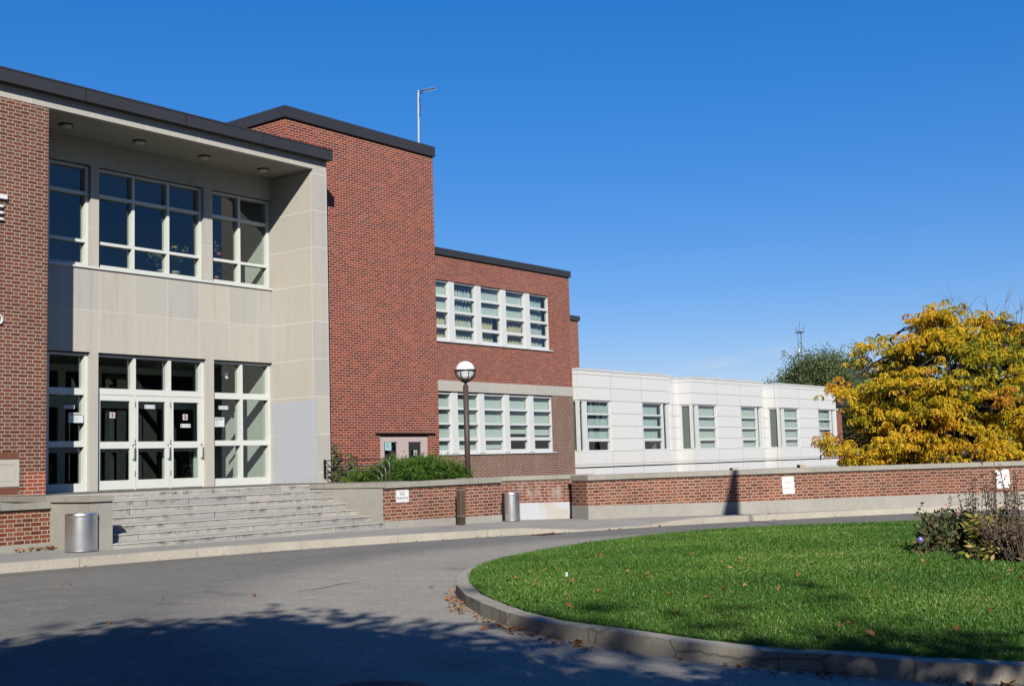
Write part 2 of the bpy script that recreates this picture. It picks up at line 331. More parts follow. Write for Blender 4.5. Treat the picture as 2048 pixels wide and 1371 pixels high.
M['leaf_dark'] = leafmat('dark_green_leaf', [(0., (.02, .035, .012)), (.6, (.045, .07, .02)), (1., (.12, .11, .03))], .6)
M['juniper'] = leafmat('juniper_needle', [(0., (.014, .042, .006)), (.5, (.05, .118, .013)), (1., (.14, .23, .028))], .6, .2)
M['blade'] = leafmat('grass_blade', [(0., (.038, .11, .016)), (.5, (.088, .205, .028)), (.85, (.165, .295, .045)), (1., (.38, .38, .14))], .5, .35)
M['shrubleaf'] = leafmat('grey_green_leaf', [(0., (.05, .075, .03)), (.6, (.13, .17, .075)), (1., (.24, .25, .12))], .6)
M['yleaf'] = leafmat('yellowing_leaf', [(0., (.16, .21, .03)), (.5, (.40, .37, .06)), (1., (.46, .31, .12))], .6)
M['deadleaf'] = leafmat('dead_stalk_leaf', [(0., (.06, .045, .03)), (.5, (.15, .10, .068)), (1., (.27, .18, .11))], .9, .1)
M['greenbrown'] = leafmat('green_brown_leaf', [(0., (.045, .085, .03)), (.6, (.10, .14, .045)), (1., (.26, .18, .085))], .7)
M['fallen'] = leafmat('fallen_leaf', [(0., (.22, .075, .03)), (.5, (.36, .15, .05)), (1., (.46, .26, .10))], .8, .15)

def lawnmat():
    k = NT('lawn_turf'); p = k.pos(); n = k.noise(30, 5, p, .7); b = k.noise(.8, 3, p)
    col = k.ramp(n, [(.3, (.022, .065, .010)), (.5, (.045, .12, .016)), (.72, (.085, .19, .027))])
    f = k.mth('MULTIPLY_ADD', b, .5, .75); col = k.mix(1., col, k.vec(f, f, f), 'MULTIPLY'); k.bump(n, .8, .03)
    return k.done(col, .9, 0, .15)
M['lawn'] = lawnmat()

# ---------------------------------------------------------------- mesh helpers
class MB:
    def __init__(s): s.v = []; s.f = []; s.u = []
    def face(s, pts, uv=None):
        i = len(s.v); s.v += [tuple(map(float, p)) for p in pts]; s.f.append(tuple(range(i, i+len(pts))))
        if uv is None:
            a = np.array(pts[0]); n = np.cross(np.array(pts[1])-a, np.array(pts[2])-a); l = np.linalg.norm(n); n = n/l if l > 0 else n
            if abs(n[2]) > .7: uv = [(p[0], p[1]) for p in pts]
            else:
                t = np.array([-n[1], n[0], 0]); t /= np.linalg.norm(t)
                if abs(t[0]) > .94: t = np.array([math.copysign(1, t[0]), 0, 0]); t = t*math.copysign(1, t[0])
                uv = [(float(np.dot(p, t)), float(p[2])) for p in pts]
        s.u += uv
    def box(s, x0, x1, y0, y1, z0, z1, skip=''):
        if 'y' not in skip: s.face([(x0, y0, z0), (x1, y0, z0), (x1, y0, z1), (x0, y0, z1)])
        if 'Y' not in skip: s.face([(x1, y1, z0), (x0, y1, z0), (x0, y1, z1), (x1, y1, z1)])
        if 'x' not in skip: s.face([(x0, y1, z0), (x0, y0, z0), (x0, y0, z1), (x0, y1, z1)])
        if 'X' not in skip: s.face([(x1, y0, z0), (x1, y1, z0), (x1, y1, z1), (x1, y0, z1)])
        if 'Z' not in skip: s.face([(x0, y0, z1), (x1, y0, z1), (x1, y1, z1), (x0, y1, z1)])
        if 'z' not in skip: s.face([(x0, y1, z0), (x1, y1, z0), (x1, y0, z0), (x0, y0, z0)])
        return s
    def holed(s, x0, x1, z0, z1, Y, holes, depth, edge=True, fy=None):
        """a wall or frame facing -Y with rectangular holes (xa, xb, za, zb), reveals going back by depth"""
        m = fy or (lambda x, y, z: (x, y, z))
        xs = sorted({x0, x1, *[h[i] for h in holes for i in (0, 1)]}); zs = sorted({z0, z1, *[h[i] for h in holes for i in (2, 3)]})
        xs = [x for x in xs if x0 <= x <= x1]; zs = [z for z in zs if z0 <= z <= z1]
        for zi in range(len(zs)-1):
            run = None
            for xi in range(len(xs)-1):
                cx, cz = (xs[xi]+xs[xi+1])/2, (zs[zi]+zs[zi+1])/2
                solid = not any(h[0] < cx < h[1] and h[2] < cz < h[3] for h in holes)
                if solid and run is None: run = xs[xi]
                if run is not None and (not solid or xi == len(xs)-2):
                    e = xs[xi+1] if solid else xs[xi]
                    s.face([m(run, Y, zs[zi]), m(e, Y, zs[zi]), m(e, Y, zs[zi+1]), m(run, Y, zs[zi+1])]); run = None
        q = Y+depth
        for (a, b, c, d) in holes:
            s.face([m(a, Y, c), m(a, Y, d), m(a, q, d), m(a, q, c)]); s.face([m(b, Y, d), m(b, Y, c), m(b, q, c), m(b, q, d)])
            s.face([m(a, q, c), m(b, q, c), m(b, Y, c), m(a, Y, c)]); s.face([m(a, Y, d), m(b, Y, d), m(b, q, d), m(a, q, d)])
        if edge:
            s.face([m(x0, q, z0), m(x0, Y, z0), m(x0, Y, z1), m(x0, q, z1)]); s.face([m(x1, Y, z0), m(x1, q, z0), m(x1, q, z1), m(x1, Y, z1)])
            s.face([m(x0, Y, z1), m(x1, Y, z1), m(x1, q, z1), m(x0, q, z1)]); s.face([m(x0, q, z0), m(x1, q, z0), m(x1, Y, z0), m(x0, Y, z0)])
        return s
    def prism(s, poly, z0, z1, top=True, bottom=False):
        n = len(poly); acc = 0.
        z0f = z0 if callable(z0) else (lambda x, y: z0); z1f = z1 if callable(z1) else (lambda x, y: z1)
        for i in range(n):
            a, b = poly[i], poly[(i+1) % n]; l = math.dist(a, b)
            za0, zb0, za1, zb1 = z0f(*a), z0f(*b), z1f(*a), z1f(*b)
            s.face([(*a, za0), (*b, zb0), (*b, zb1), (*a, za1)], [(acc, za0), (acc+l, zb0), (acc+l, zb1), (acc, za1)]); acc += l
        if top: s.face([(*p, z1f(*p)) for p in poly])
        if bottom: s.face([(*p, z0f(*p)) for p in reversed(poly)])
        return s
    def strip(s, A, B, z0, z1, u0=0.):
        """a wall ribbon standing between two parallel polylines A (front) and B (back), z0/z1 functions of the point index"""
        n = len(A); acc = u0
        for i in range(n-1):
            l = math.dist(A[i], A[i+1]); a, b, c, d = A[i], A[i+1], B[i], B[i+1]
            s.face([(*a, z0[i]), (*b, z0[i+1]), (*b, z1[i+1]), (*a, z1[i])], [(acc, z0[i]), (acc+l, z0[i+1]), (acc+l, z1[i+1]), (acc, z1[i])])
            s.face([(*d, z0[i+1]), (*c, z0[i]), (*c, z1[i]), (*d, z1[i+1])])
            s.face([(*a, z1[i]), (*b, z1[i+1]), (*d, z1[i+1]), (*c, z1[i])], [(acc, 0), (acc+l, 0), (acc+l, .3), (acc, .3)])
            s.face([(*c, z0[i]), (*d, z0[i+1]), (*b, z0[i+1]), (*a, z0[i])]); acc += l
        for i, fl in ((0, 0), (n-1, 1)):
            q = [(*B[i], z0[i]), (*A[i], z0[i]), (*A[i], z1[i]), (*B[i], z1[i])]
            s.face(q if not fl else q[::-1])
        return s
    def tube(s, pts, rad, n=8, caps=True):
        pts = [Vector(p) for p in pts]; rad = rad if isinstance(rad, (list, tuple)) else [rad]*len(pts); rings = []
        side = None
        for i, p in enumerate(pts):
            t = (pts[min(i+1, len(pts)-1)]-pts[max(i-1, 0)]).normalized()
            if side is None: side = t.orthogonal().normalized()
            side = (side-t*side.dot(t)).normalized(); b = t.cross(side)
            rings.append([p+(side*math.cos(2*math.pi*j/n)+b*math.sin(2*math.pi*j/n))*rad[i] for j in range(n)])
        base = len(s.v)
        for rg in rings: s.v += [tuple(q) for q in rg]
        for i in range(len(rings)-1):
            for j in range(n):
                k = (j+1) % n; f = (base+i*n+j, base+i*n+k, base+(i+1)*n+k, base+(i+1)*n+j); s.f.append(f); s.u += [(j/n, i), (k/n, i), (k/n, i+1), (j/n, i+1)]
        if caps:
            for i, rev in ((0, 1), (len(rings)-1, 0)):
                f = [base+i*n+j for j in range(n)]; f = f[::-1] if rev else f; s.f.append(tuple(f)); s.u += [(0, 0)]*n
        return s
    def lathe(s, c, prof, n=32):
        base = len(s.v)
        for (r, z) in prof:
            for j in range(n): a = 2*math.pi*j/n; s.v.append((c[0]+r*math.cos(a), c[1]+r*math.sin(a), c[2]+z))
        for i in range(len(prof)-1):
            for j in range(n):
                k = (j+1) % n; s.f.append((base+i*n+j, base+i*n+k, base+(i+1)*n+k, base+(i+1)*n+j)); s.u += [(j/n, i), ((j+1)/n, i), ((j+1)/n, i+1), (j/n, i+1)]
        return s
    def build(s, name, mat, parent=None, smooth=False, bevel=0.):
        me = bpy.data.meshes.new(name); me.from_pydata(s.v, [], s.f); uv = me.uv_layers.new(name='UVMap')
        uv.data.foreach_set('uv', np.array(s.u, dtype=np.float32).ravel()); me.materials.append(M[mat] if isinstance(mat, str) else mat)
        if smooth: me.polygons.foreach_set('use_smooth', [True]*len(me.polygons))
        me.update(); o = bpy.data.objects.new(name, me); COL.objects.link(o)
        if parent: o.parent = parent; o.matrix_parent_inverse = parent.matrix_basis.inverted() if parent.type == 'EMPTY' else Matrix()
        if bevel:
            b = o.modifiers.new('bevel', 'BEVEL'); b.width = bevel; b.segments = 2; b.limit_method = 'ANGLE'
        return o
def tag(o, label=None, cat=None, group=None, kind=None):
    if label: o['label'] = label
    if cat: o['category'] = cat
    if group: o['group'] = group
    if kind: o['kind'] = kind
    return o
def thing(name, loc, label, cat, group=None):
    o = bpy.data.objects.new(name, None); o.location = loc; o.empty_display_size = .2; COL.objects.link(o); return tag(o, label, cat, group)
def struct(o): o['kind'] = 'structure'; return o
def bxo(name, mat, parent, *b, **k): return MB().box(*b).build(name, mat, parent, **k)

def leaves(name, P, D, Sd, L, Wd, rnd, mat, parent=None, fold=.0):
    """many diamond leaves in one mesh: base P, axis D, side Sd, length L, width Wd, colour number rnd"""
    n = len(P); L = np.broadcast_to(L, n)[:, None]; Wd = np.broadcast_to(Wd, n)[:, None]
    nr = np.cross(D, Sd)
    V = np.empty((n, 4, 3), np.float32)
    V[:, 0] = P; V[:, 1] = P+D*L*.45+Sd*Wd*.5+nr*Wd*fold; V[:, 2] = P+D*L; V[:, 3] = P+D*L*.45-Sd*Wd*.5+nr*Wd*fold
    me = bpy.data.meshes.new(name); me.vertices.add(n*4); me.vertices.foreach_set('co', V.ravel())
    me.loops.add(n*4); me.loops.foreach_set('vertex_index', np.arange(n*4, dtype=np.int32))
    me.polygons.add(n); me.polygons.foreach_set('loop_start', np.arange(0, n*4, 4, dtype=np.int32)); me.polygons.foreach_set('loop_total', np.full(n, 4, np.int32))
    at = me.attributes.new('rnd', 'FLOAT', 'FACE'); at.data.foreach_set('value', np.clip(np.broadcast_to(rnd, n), 0, 1).astype(np.float32))
    me.materials.append(M[mat]); me.update(calc_edges=True)
    o = bpy.data.objects.new(name, me); COL.objects.link(o)
    if parent: o.parent = parent; o.matrix_parent_inverse = parent.matrix_basis.inverted()
    return o
def unit(a): return a/np.maximum(np.linalg.norm(a, axis=-1, keepdims=True), 1e-9)
def rdir(n): return unit(RNG.normal(size=(n, 3)))
def sidev(D): return unit(np.cross(D, rdir(len(D))))

E_ = EYE
# ================================================================ ground, road, lawn
mb = MB(); mb.face([(-900, -900, -.5), (900, -900, -.5), (900, 900, -.5), (-900, 900, -.5)]); struct(mb.build('ground', 'soil'))
mb = MB(); xs = [-60, -30, 0, 5, 8, 11, 14, 17, 19, 21.5, 23, 25, 30, 35, 60, 90]; ys = [-70, -30, -10, 0, 10, 20, 24]
for i in range(len(xs)-1):
    for j in range(len(ys)-1):
        q = [(xs[i], ys[j]), (xs[i+1], ys[j]), (xs[i+1], ys[j+1]), (xs[i], ys[j+1])]; mb.face([(*p, road(p[0])) for p in q])
struct(mb.build('road', 'asphalt'))

KERB = [(4, 15.45), (6.5, 15.44), (8.55, 15.4), (9.95, 15.33), (11.6, 15.2), (13.17, 15.03), (14.6, 14.75), (15.9, 14.43), (17.0, 14.12), (17.9, 13.85), (18.5, 13.66), (19.3, 13.45), (20.2, 13.24), (21.1, 13.05), (21.7, 12.93), (22.6, 12.72), (23.7, 12.42), (24.9, 12.0), (26.2, 11.33), (27.2, 10.7), (28.1, 10.05), (29.2, 9.1), (30.3, 7.7), (31.6, 5.4)]
KH = [.13 if (p[0] < 18.2 or p[0] > 21.9) else (.035 if 18.9 < p[0] < 21.3 else .085) for p in KERB]
def offset(poly, d):
    out = []
    for i, p in enumerate(poly):
        a = poly[max(i-1, 0)]; b = poly[min(i+1, len(poly)-1)]; t = Vector((b[0]-a[0], b[1]-a[1])).normalized(); out.append((p[0]-t.y*d, p[1]+t.x*d))
    return out
KB = offset(KERB, .17)
struct(MB().strip(KERB, KB, [road(p[0])-.1 for p in KERB], [road(p[0])+h for p, h in zip(KERB, KH)]).build('kerb', 'kerb', bevel=.018))

WL = [(21.4, 14.75), (22.95, 14.08), (24.7, 12.9), (26.9, 11.35), (28.5, 9.9), (30.1, 8.15), (31.9, 5.7), (33.0, 2.5)]   # long curving wall
WM = [(16.97, 16.47), (18.3, 16.35), (19.6, 16.23), (20.22, 16.17)]                                                        # wall beside the steps
WR = [(19.9, 17.17), (21.05, 16.28), (22.35, 15.2)]                                                                         # recessed stretch
mb = MB(); far = [(p[0], 17.8 if p[0] < 17 else None) for p in KB]
def wally(x):                                     # where the pavement ends, under the walls
    if x < 16.9: return 17.8
    if x < 20.2: return 16.6
    if x < 22.3: return float(np.interp(x, [19.9, 21.05, 22.35], [17.5, 16.6, 15.5]))
    return float(np.interp(x, [p[0] for p in WL], [p[1] for p in WL]))+.2
for i in range(len(KB)-1):
    a, b = KB[i], KB[i+1]
    ha, hb = road(a[0])+KH[i]-.004, road(b[0])+KH[i+1]-.004
    if a[0] < 24: ca, cb = (a[0]+.0, wally(a[0])), (b[0]+.0, wally(b[0]))
    else: ca, cb = (a[0]+.7, a[1]+.75), (b[0]+.7, b[1]+.75)
    ma = ((a[0]+ca[0])/2, (a[1]+ca[1])/2); mb_ = ((b[0]+cb[0])/2, (b[1]+cb[1])/2)
    za, zb = pav(a[0])-.01, pav(b[0])-.01
    mb.face([(*a, ha), (*b, hb), (*mb_, zb), (*ma, za)]); mb.face([(*ma, za), (*mb_, zb), (*cb, zb), (*ca, za)])
struct(mb.build('pavement', 'pavement'))

LAWN = [(7.7, -3), (7.15, -.5), (6.93, 1.94), (6.76, 2.42), (6.74, 2.85), (6.74, 3.3), (6.8, 3.9), (6.98, 4.6), (7.22, 5.25), (7.52, 5.85), (7.93, 6.45), (8.45, 7.05), (9.08, 7.7), (9.8, 8.3), (10.65, 8.88), (11.64, 9.33), (12.61, 9.62), (13.85, 9.87), (15.5, 10.07), (17.2, 10.05), (18.5, 9.8), (19.6, 9.3), (20.7, 8.5), (21.9, 7.4), (23, 5.9), (23.8, 4), (24, 1.5), (23.2, -1.5), (21, -4.5), (17, -6.5), (12.5, -6.5), (9.3, -5)]
LC = (15.2, 1.9)
def lawn_z(x, y, f): return road(x)+(.125+.10*(1-f*f) if f < .999 else .085)
mb = MB(); fr = [1, .988, .97, .9, .75, .5, .25]; N = len(LAWN)
ring = [[(LC[0]+(p[0]-LC[0])*f, LC[1]+(p[1]-LC[1])*f) for p in LAWN] for f in fr]
for k in range(len(fr)-1):
    for i in range(N):
        j = (i+1) % N; q = [(ring[k][i], fr[k]), (ring[k+1][i], fr[k+1]), (ring[k+1][j], fr[k+1]), (ring[k][j], fr[k])]
        mb.face([(*p, lawn_z(*p, f)) for p, f in q][::-1])
mb.face([(*p, lawn_z(*p, fr[-1])) for p in ring[-1]][::-1])
struct(mb.build('lawn', 'lawn'))
LA = LAWN+[LAWN[0]]
def offc(poly, d):
    n = len(poly); out = []
    for i, p in enumerate(poly):
        a = poly[i-1]; b = poly[(i+1) % n]; t = Vector((b[0]-a[0], b[1]-a[1])).normalized(); out.append((p[0]-t.y*d, p[1]+t.x*d))
    return out
LO = offc(LAWN, .115); LO_ = LO+[LO[0]]; LI = offc(LAWN, -.03); LI_ = LI+[LI[0]]
mb = MB().strip(LO_, LI_, [road(p[0])-.1 for p in LO_], [road(p[0])+.106+.010*math.sin(i*2.1) for i, p in enumerate(LO_)])
struct(mb.build('island_kerb', 'kerb_old', bevel=.02))

def in_lawn(x, y):
    """fraction from the centre (0) to the edge (1) for arrays"""
    P = np.array(LAWN); th = np.arctan2(P[:, 1]-LC[1], P[:, 0]-LC[0]); r = np.hypot(P[:, 0]-LC[0], P[:, 1]-LC[1]); o = np.argsort(th); th, r = th[o], r[o]
    th = np.concatenate([th-2*np.pi, th, th+2*np.pi]); r = np.tile(r, 3)
    return np.hypot(x-LC[0], y-LC[1])/np.interp(np.arctan2(y-LC[1], x-LC[0]), th, r)
roadv = np.vectorize(road)
def grass():
    n = 900000; x = RNG.uniform(6.5, 24, n); y = RNG.uniform(1, 10.3, n); f = in_lawn(x, y); d = np.hypot(x, y)
    ang = np.arctan2(y, x)
    keep = (f < .998) & (ang > .24) & (RNG.uniform(size=n) < np.clip((9.0/d)**1.6, 0, 1)); x, y, f, d = x[keep], y[keep], f[keep], d[keep]; n = len(x)
    P = np.stack([x, y, roadv(x)+.12+.10*(1-f*f)], 1)
    D = unit(np.stack([RNG.normal(size=n)*.55, RNG.normal(size=n)*.55, np.full(n, 1.)], 1)); Sd = sidev(D)
    cl = np.sin(x*1.9+np.sin(y*2.3))*np.sin(y*1.7+1.3*np.sin(x*1.1))
    rnd = np.clip(RNG.normal(.48, .2, n)+.17*cl+.10*np.sin(x*.7+y*.4)*np.sin(y*.9), 0, 1); rnd[RNG.uniform(size=n) < .022] = 1
    L = RNG.uniform(.015, .042, n)*(d/9)**.25
    o = leaves('grass_blades', P, D, Sd, L, .0075*(d/9)**.9, rnd, 'blade'); tag(o, 'short green lawn grass covering the kerbed island', 'grass', kind='stuff')
grass()

# white paint flecks, grate and manhole on the road
mb = MB()
for (px, py, w) in [(1034, 1100, .075), (877, 1124, .075), (733, 1156, .08), (620, 1196, .07)]:
    p = gp(px, py); z = road(p[0])+.004; mb.face([(p[0]-w, p[1]-.0, z), (p[0]+w, p[1]-.035, z), (p[0]+w, p[1]-.0, z), (p[0]-w, p[1]+.03, z)])
struct(mb.build('road_marking', 'white'))
mb = MB()
YK = offset([p for p in KERB if 4 < p[0] < 13], -.34); YK2 = offset([p for p in KERB if 4 < p[0] < 13], -.44)
for i in range(len(YK)-1): mb.face([(*YK2[i], road(YK2[i][0])+.004), (*YK2[i+1], road(YK2[i+1][0])+.004), (*YK[i+1], road(YK[i+1][0])+.004), (*YK[i], road(YK[i][0])+.004)])
def wornyellow():
    k = NT('worn_yellow_paint'); p = k.pos(); m_ = k.ramp(k.noise(7, 6, p, .75), [(.42, 0.), (.62, 1.)]); g_ = k.mth('MULTIPLY_ADD', k.noise(40, 3, p), .6, .7)
    return k.done(k.mix(1., k.mix(m_, (.235, .228, .215), (.36, .30, .17)), k.vec(g_, g_, g_), 'MULTIPLY'), .95, 0, 0.)
struct(mb.build('yellow_line', wornyellow()))
mb = MB(); sm = [gp(*q) for q in ((596, 1182), (640, 1176), (690, 1166), (720, 1163))]
for a, b in zip(sm[:-1], sm[1:]):
    w1, w2 = RNG.uniform(.003, .010, 2); za, zb2 = road(a[0])+.003, road(b[0])+.003
    mb.face([(a[0], a[1]-w1, za), (b[0], b[1]-w2, zb2), (b[0], b[1]+w2, zb2), (a[0], a[1]+w1, za)])
struct(mb.build('road_seam', 'iron'))
g = gp(1092, 1068.5); gr = thing('drain_grate', (g[0], g[1], road(g[0])), 'rusty drain grate in the road at the dropped kerb', 'drain')
mb = MB(); gz = road(g[0])+.006
mb.box(g[0]-.30, g[0]+.30, g[1]-.16, g[1]-.13, gz-.02, gz+.006); mb.box(g[0]-.30, g[0]+.30, g[1]+.10, g[1]+.13, gz-.02, gz+.006)
mb.build('rim', 'rust', gr); mb = MB()
for i in range(9): x = g[0]-.29+i*.068; mb.box(x, x+.035, g[1]-.128, g[1]+.098, gz-.02, gz+.003)
mb.build('bars', 'rust', gr)
g = gp(724, 1371); mh = thing('manhole_cover', (g[0], g[1], road(g[0])), 'round iron manhole cover in the shaded road', 'manhole cover')
g = g-np.array([.12, .19, 0]); MB().lathe((g[0], g[1], road(g[0])+.004), [(.335, 0), (.335, .006), (.30, .006), (.30, .002)], 40).build('ring', 'iron', mh)
mb = MB().lathe((g[0], g[1], road(g[0])+.004), [(.296, .002), (.29, .007), (.001, .007)], 40)
for i in range(5): mb.lathe((g[0], g[1], road(g[0])+.0115), [(.05+.05*i, 0), (.055+.05*i, .003), (.065+.05*i, .003), (.07+.05*i, 0)], 36)
mb.build('lid', 'iron', mh)

# planting ground behind the walls
mb = MB(); zb = -.75+E_
mb.face([(18.9, 16.5, zb), (20.3, 16.9, zb), (22.3, 15.5, zb), (23.2, 14.4, zb), (27.2, 11.7, zb), (30.4, 8.5, zb), (33.3, 2.5, zb), (150, 2, zb), (150, 120, zb), (18.9, 120, zb)])
struct(mb.build('planting_ground', 'soil'))

# ================================================================ building helpers
def pane(parent, x0, x1, z0, z1, Y, mat='glass', name='pane'):
    m = MB(); m.face([(x0, Y, z0), (x1, Y, z0), (x1, Y, z1), (x0, Y, z1)]); return m.build(name, mat, parent)
def frame(parent, x0, x1, z0, z1, Y, holes, depth, mat='frame', name='window', glass='glass'):
    o = MB().holed(x0, x1, z0, z1, Y, holes, depth).build(name, mat, parent)
    m = MB()
    for h in holes: m.face([(h[0]-.004, Y+depth*.6, h[2]-.004), (h[1]+.004, Y+depth*.6, h[2]-.004), (h[1]+.004, Y+depth*.6, h[3]+.004), (h[0]-.004, Y+depth*.6, h[3]+.004)])
    p = m.build('pane', glass, o); return o
def room(parent, x0, x1, y0, y1, z0, z1, back='room', side='room', floor='carpet', ceil='room', name='interior'):
    """inner faces only: back, two sides, floor, ceiling"""
    o = bxo(name, back, parent, x0, x1, y1, y1+.1, z0, z1)
    MB().box(x0-.1, x0, y0, y1, z0, z1).build('side_wall', side, o); MB().box(x1, x1+.1, y0, y1, z0, z1).build('side_wall', side, o)
    MB().box(x0-.1, x1+.1, y0, y1+.1, z0-.1, z0).build('floor', floor, o); MB().box(x0-.1, x1+.1, y0, y1+.1, z1, z1+.1).build('ceiling', ceil, o)
    return o
def text_mesh(name, body, size, mat, parent, origin, xdir, ydir=(0, 0, 1), extr=.001, align='CENTER'):
    c = bpy.data.curves.new(name, 'FONT'); c.body = body; c.size = size; c.extrude = extr; c.align_x = align; c.align_y = 'CENTER'; c.resolution_u = 3
    t = bpy.data.objects.new(name, c); COL.objects.link(t); bpy.context.view_layer.update()
    me = bpy.data.meshes.new_from_object(t.evaluated_get(bpy.context.evaluated_depsgraph_get())); bpy.data.objects.remove(t)
    x = Vector(xdir).normalized(); y = Vector(ydir).normalized(); z = x.cross(y)
    me.transform(Matrix(((x.x, y.x, z.x, origin[0]), (x.y, y.y, z.y, origin[1]), (x.z, y.z, z.z, origin[2]), (0, 0, 0, 1))))
    me.materials.clear(); me.materials.append(M[mat]); me.name = name
    o = bpy.data.objects.new(name, me); COL.objects.link(o)
    if parent: o.parent = parent; o.matrix_parent_inverse = parent.matrix_basis.inverted()
    return o

# ================================================================ entrance block
XB, XS, XS2, YN, Y0 = 11.958, 18.505, 18.916, 21.45, 20.
ZT, ZS = -.32+E_, 6.785+E_
eb = thing('entrance_block', (15.2, 20, ZT), 'red brick entrance block with a deep pale stone porch recess and dark flat roof edge', 'building')
mb = MB(); mb.face([(3, Y0, -.45+E_), (XB, Y0, -.45+E_), (XB, Y0, ZS), (3, Y0, ZS)]); mb.face([(XB, Y0, -.45+E_), (XB, YN, -.45+E_), (XB, YN, ZS), (XB, Y0, ZS)])
mb.build('brick_wall', 'brick_pier', eb)
mb = MB(); mb.box(3, XS2-.003, Y0, Y0+.13, ZS, 7.15+E_); mb.box(XS-.01, XS2-.003, Y0+.13, 20.78, ZS, 7.15+E_); mb.build('stone_band', 'stone_band', eb)
M['stone_return'] = panels('limestone_return', LIME, 3., .846, -20.09, 4.145+E_, .014, (.74, .72, .68), .07, LIMET)
mb = MB(); mb.box(XS, XS2, Y0, 22.2, ZT-.9, ZS, skip='Z'); mb.build('stone_pier', 'stone_return', eb)
mb = MB(); mb.box(XS-.004, XS+.02, Y0-.004, YN, ZT+.004, 1.521+E_, skip='XY'); mb.build('painted_panel', 'bluegrey', eb)
bxo('soffit', 'soffit', eb, XB, XS, Y0+.10, YN+.02, ZS+.012, ZS+.06)
upZ = (4.19+E_, 6.285+E_); loZ = (ZT, 2.456+E_)
UPX = [(12.02, 13.765), (13.955, 16.572), (16.812, 18.503)]; LOX = [(12.02, 13.772), (13.955, 16.622), (16.83, 18.503)]
mb = MB().holed(XB, XS, 2.456+E_, ZS+.012, YN, [(a, b, *upZ) for a, b in UPX], .22, edge=False); mb.build('stone_wall', 'stone', eb)
mb = MB()
for a, b in ((XB, LOX[0][0]), (LOX[0][1], LOX[1][0]), (LOX[1][1], LOX[2][0])): mb.box(a, b, YN, YN+.3, ZT, 2.456+E_, skip='zZ')
mb.face([(XB, YN, 2.456+E_), (XB, YN+.3, 2.456+E_), (XS, YN+.3, 2.456+E_), (XS, YN, 2.456+E_)])
mb.build('stone_post', 'stone_plain', eb)
bxo('sill', 'frame', eb, XB, XS-.002, YN-.035, YN+.1, 4.150+E_, 4.19+E_)
# upper windows
YF_ = YN+.09; zr = [(4.265+E_, 4.685+E_), (4.745+E_, 5.665+E_), (5.73+E_, 6.215+E_)]
cols = [[(12.08, 12.85), (12.91, 13.70)], [(14.0, 14.80), (14.86, 15.665), (15.73, 16.52)], [(16.86, 17.60), (17.665, 18.44)]]
def nm(x): return x
for (a, b), cs in zip(UPX, cols):
    frame(eb, a+.002, b-.002, upZ[0]+.002, upZ[1]-.03, YF_, [(c0, c1, z0, z1) for c0, c1 in cs for z0, z1 in zr], .16)
# lower glazing
zs3 = [(-.155+E_, .565+E_), (.68+E_, 1.60+E_), (1.735+E_, 2.39+E_)]
for (a, b), cs in zip((LOX[0], LOX[2]), ([(12.09, 12.86), (12.93, 13.70)], [(16.875, 17.63), (17.70, 18.44)])):
    frame(eb, a+.002, b-.002, ZT, loZ[1]-.03, YF_, [(c0, c1, z0, z1) for c0, c1 in cs for z0, z1 in zs3], .18)
# doors: fixed surround with transom lights, then three leaves
a, b = LOX[1]; DX = [(14.03, 14.80), (14.925, 15.665), (15.80, 16.52)]
sur = frame(eb, a+.002, b-.002, 1.62+E_, loZ[1]-.03, YF_, [(x0-.03, x1+.03, 1.745+E_, 2.39+E_) for x0, x1 in DX], .18, name='transom_window')
mb = MB()
for x0, x1 in ((a+.002, 13.985), (14.862, 14.895), (15.735, 15.765), (16.585, b-.002)): mb.box(x0, x1, YF_-.004, YF_+.16, ZT, 1.62+E_, skip='zZ')
mb.build('door_jamb', 'frame', eb)
for i, (x0, x1) in enumerate(DX):
    d0, d1 = x0-.042, x1+.058
    d = frame(eb, d0, d1, ZT+.012, 1.612+E_, YF_+.01, [(x0+.035, x1-.035, -.12+E_, .525+E_), (x0+.035, x1-.035, .665+E_, 1.50+E_)], .05, name='door')
    hx = d1-.03
    MB().tube([(hx, YF_+.01, .60+E_), (hx, YF_-.06, .585+E_), (hx, YF_-.065, .54+E_), (hx, YF_-.065, .36+E_), (hx, YF_-.06, .315+E_), (hx, YF_+.01, .30+E_)], .014, 8).build('handle', 'steel', d, smooth=True)
    for z in (-.05, .60, 1.38): MB().tube([(d0-.012, YF_-.012, z+E_), (d0-.012, YF_-.012, z+E_+.11)], .012, 6).build('hinge', 'steel', d)
# interiors behind the glass
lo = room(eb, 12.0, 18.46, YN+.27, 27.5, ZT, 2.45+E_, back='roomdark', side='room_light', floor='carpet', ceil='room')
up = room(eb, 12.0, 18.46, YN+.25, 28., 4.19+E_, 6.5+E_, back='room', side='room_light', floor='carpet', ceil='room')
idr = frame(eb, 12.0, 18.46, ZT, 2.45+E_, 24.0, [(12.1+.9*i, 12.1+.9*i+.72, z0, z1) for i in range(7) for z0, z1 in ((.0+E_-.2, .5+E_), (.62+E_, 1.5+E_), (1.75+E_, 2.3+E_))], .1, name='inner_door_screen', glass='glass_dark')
cam_box = bxo('security_camera', 'white', eb, 17.42, 17.52, YN+.36, YN+.5, 2.16+E_, 2.23+E_)
MB().tube([(17.47, YN+.42, 2.16+E_), (17.49, YN+.36, 2.08+E_)], .03, 10).build('lens', 'white', cam_box)
# roof and fascia
fa = MB().box(3, 18.965, 19.83, 27.5, 7.021+E_, 7.268+E_); fa.box(3, 18.965, 19.82, 19.83, 7.25+E_, 7.278+E_, skip='Y'); fa.build('roof', 'fascia', eb)
for px in (171, 372, 525): x = onY(px, 230, 19.83)[0]; bxo('fascia_joint', 'black', eb, x, x+.012, 19.823, 19.8295, 7.024+E_, 7.246+E_)
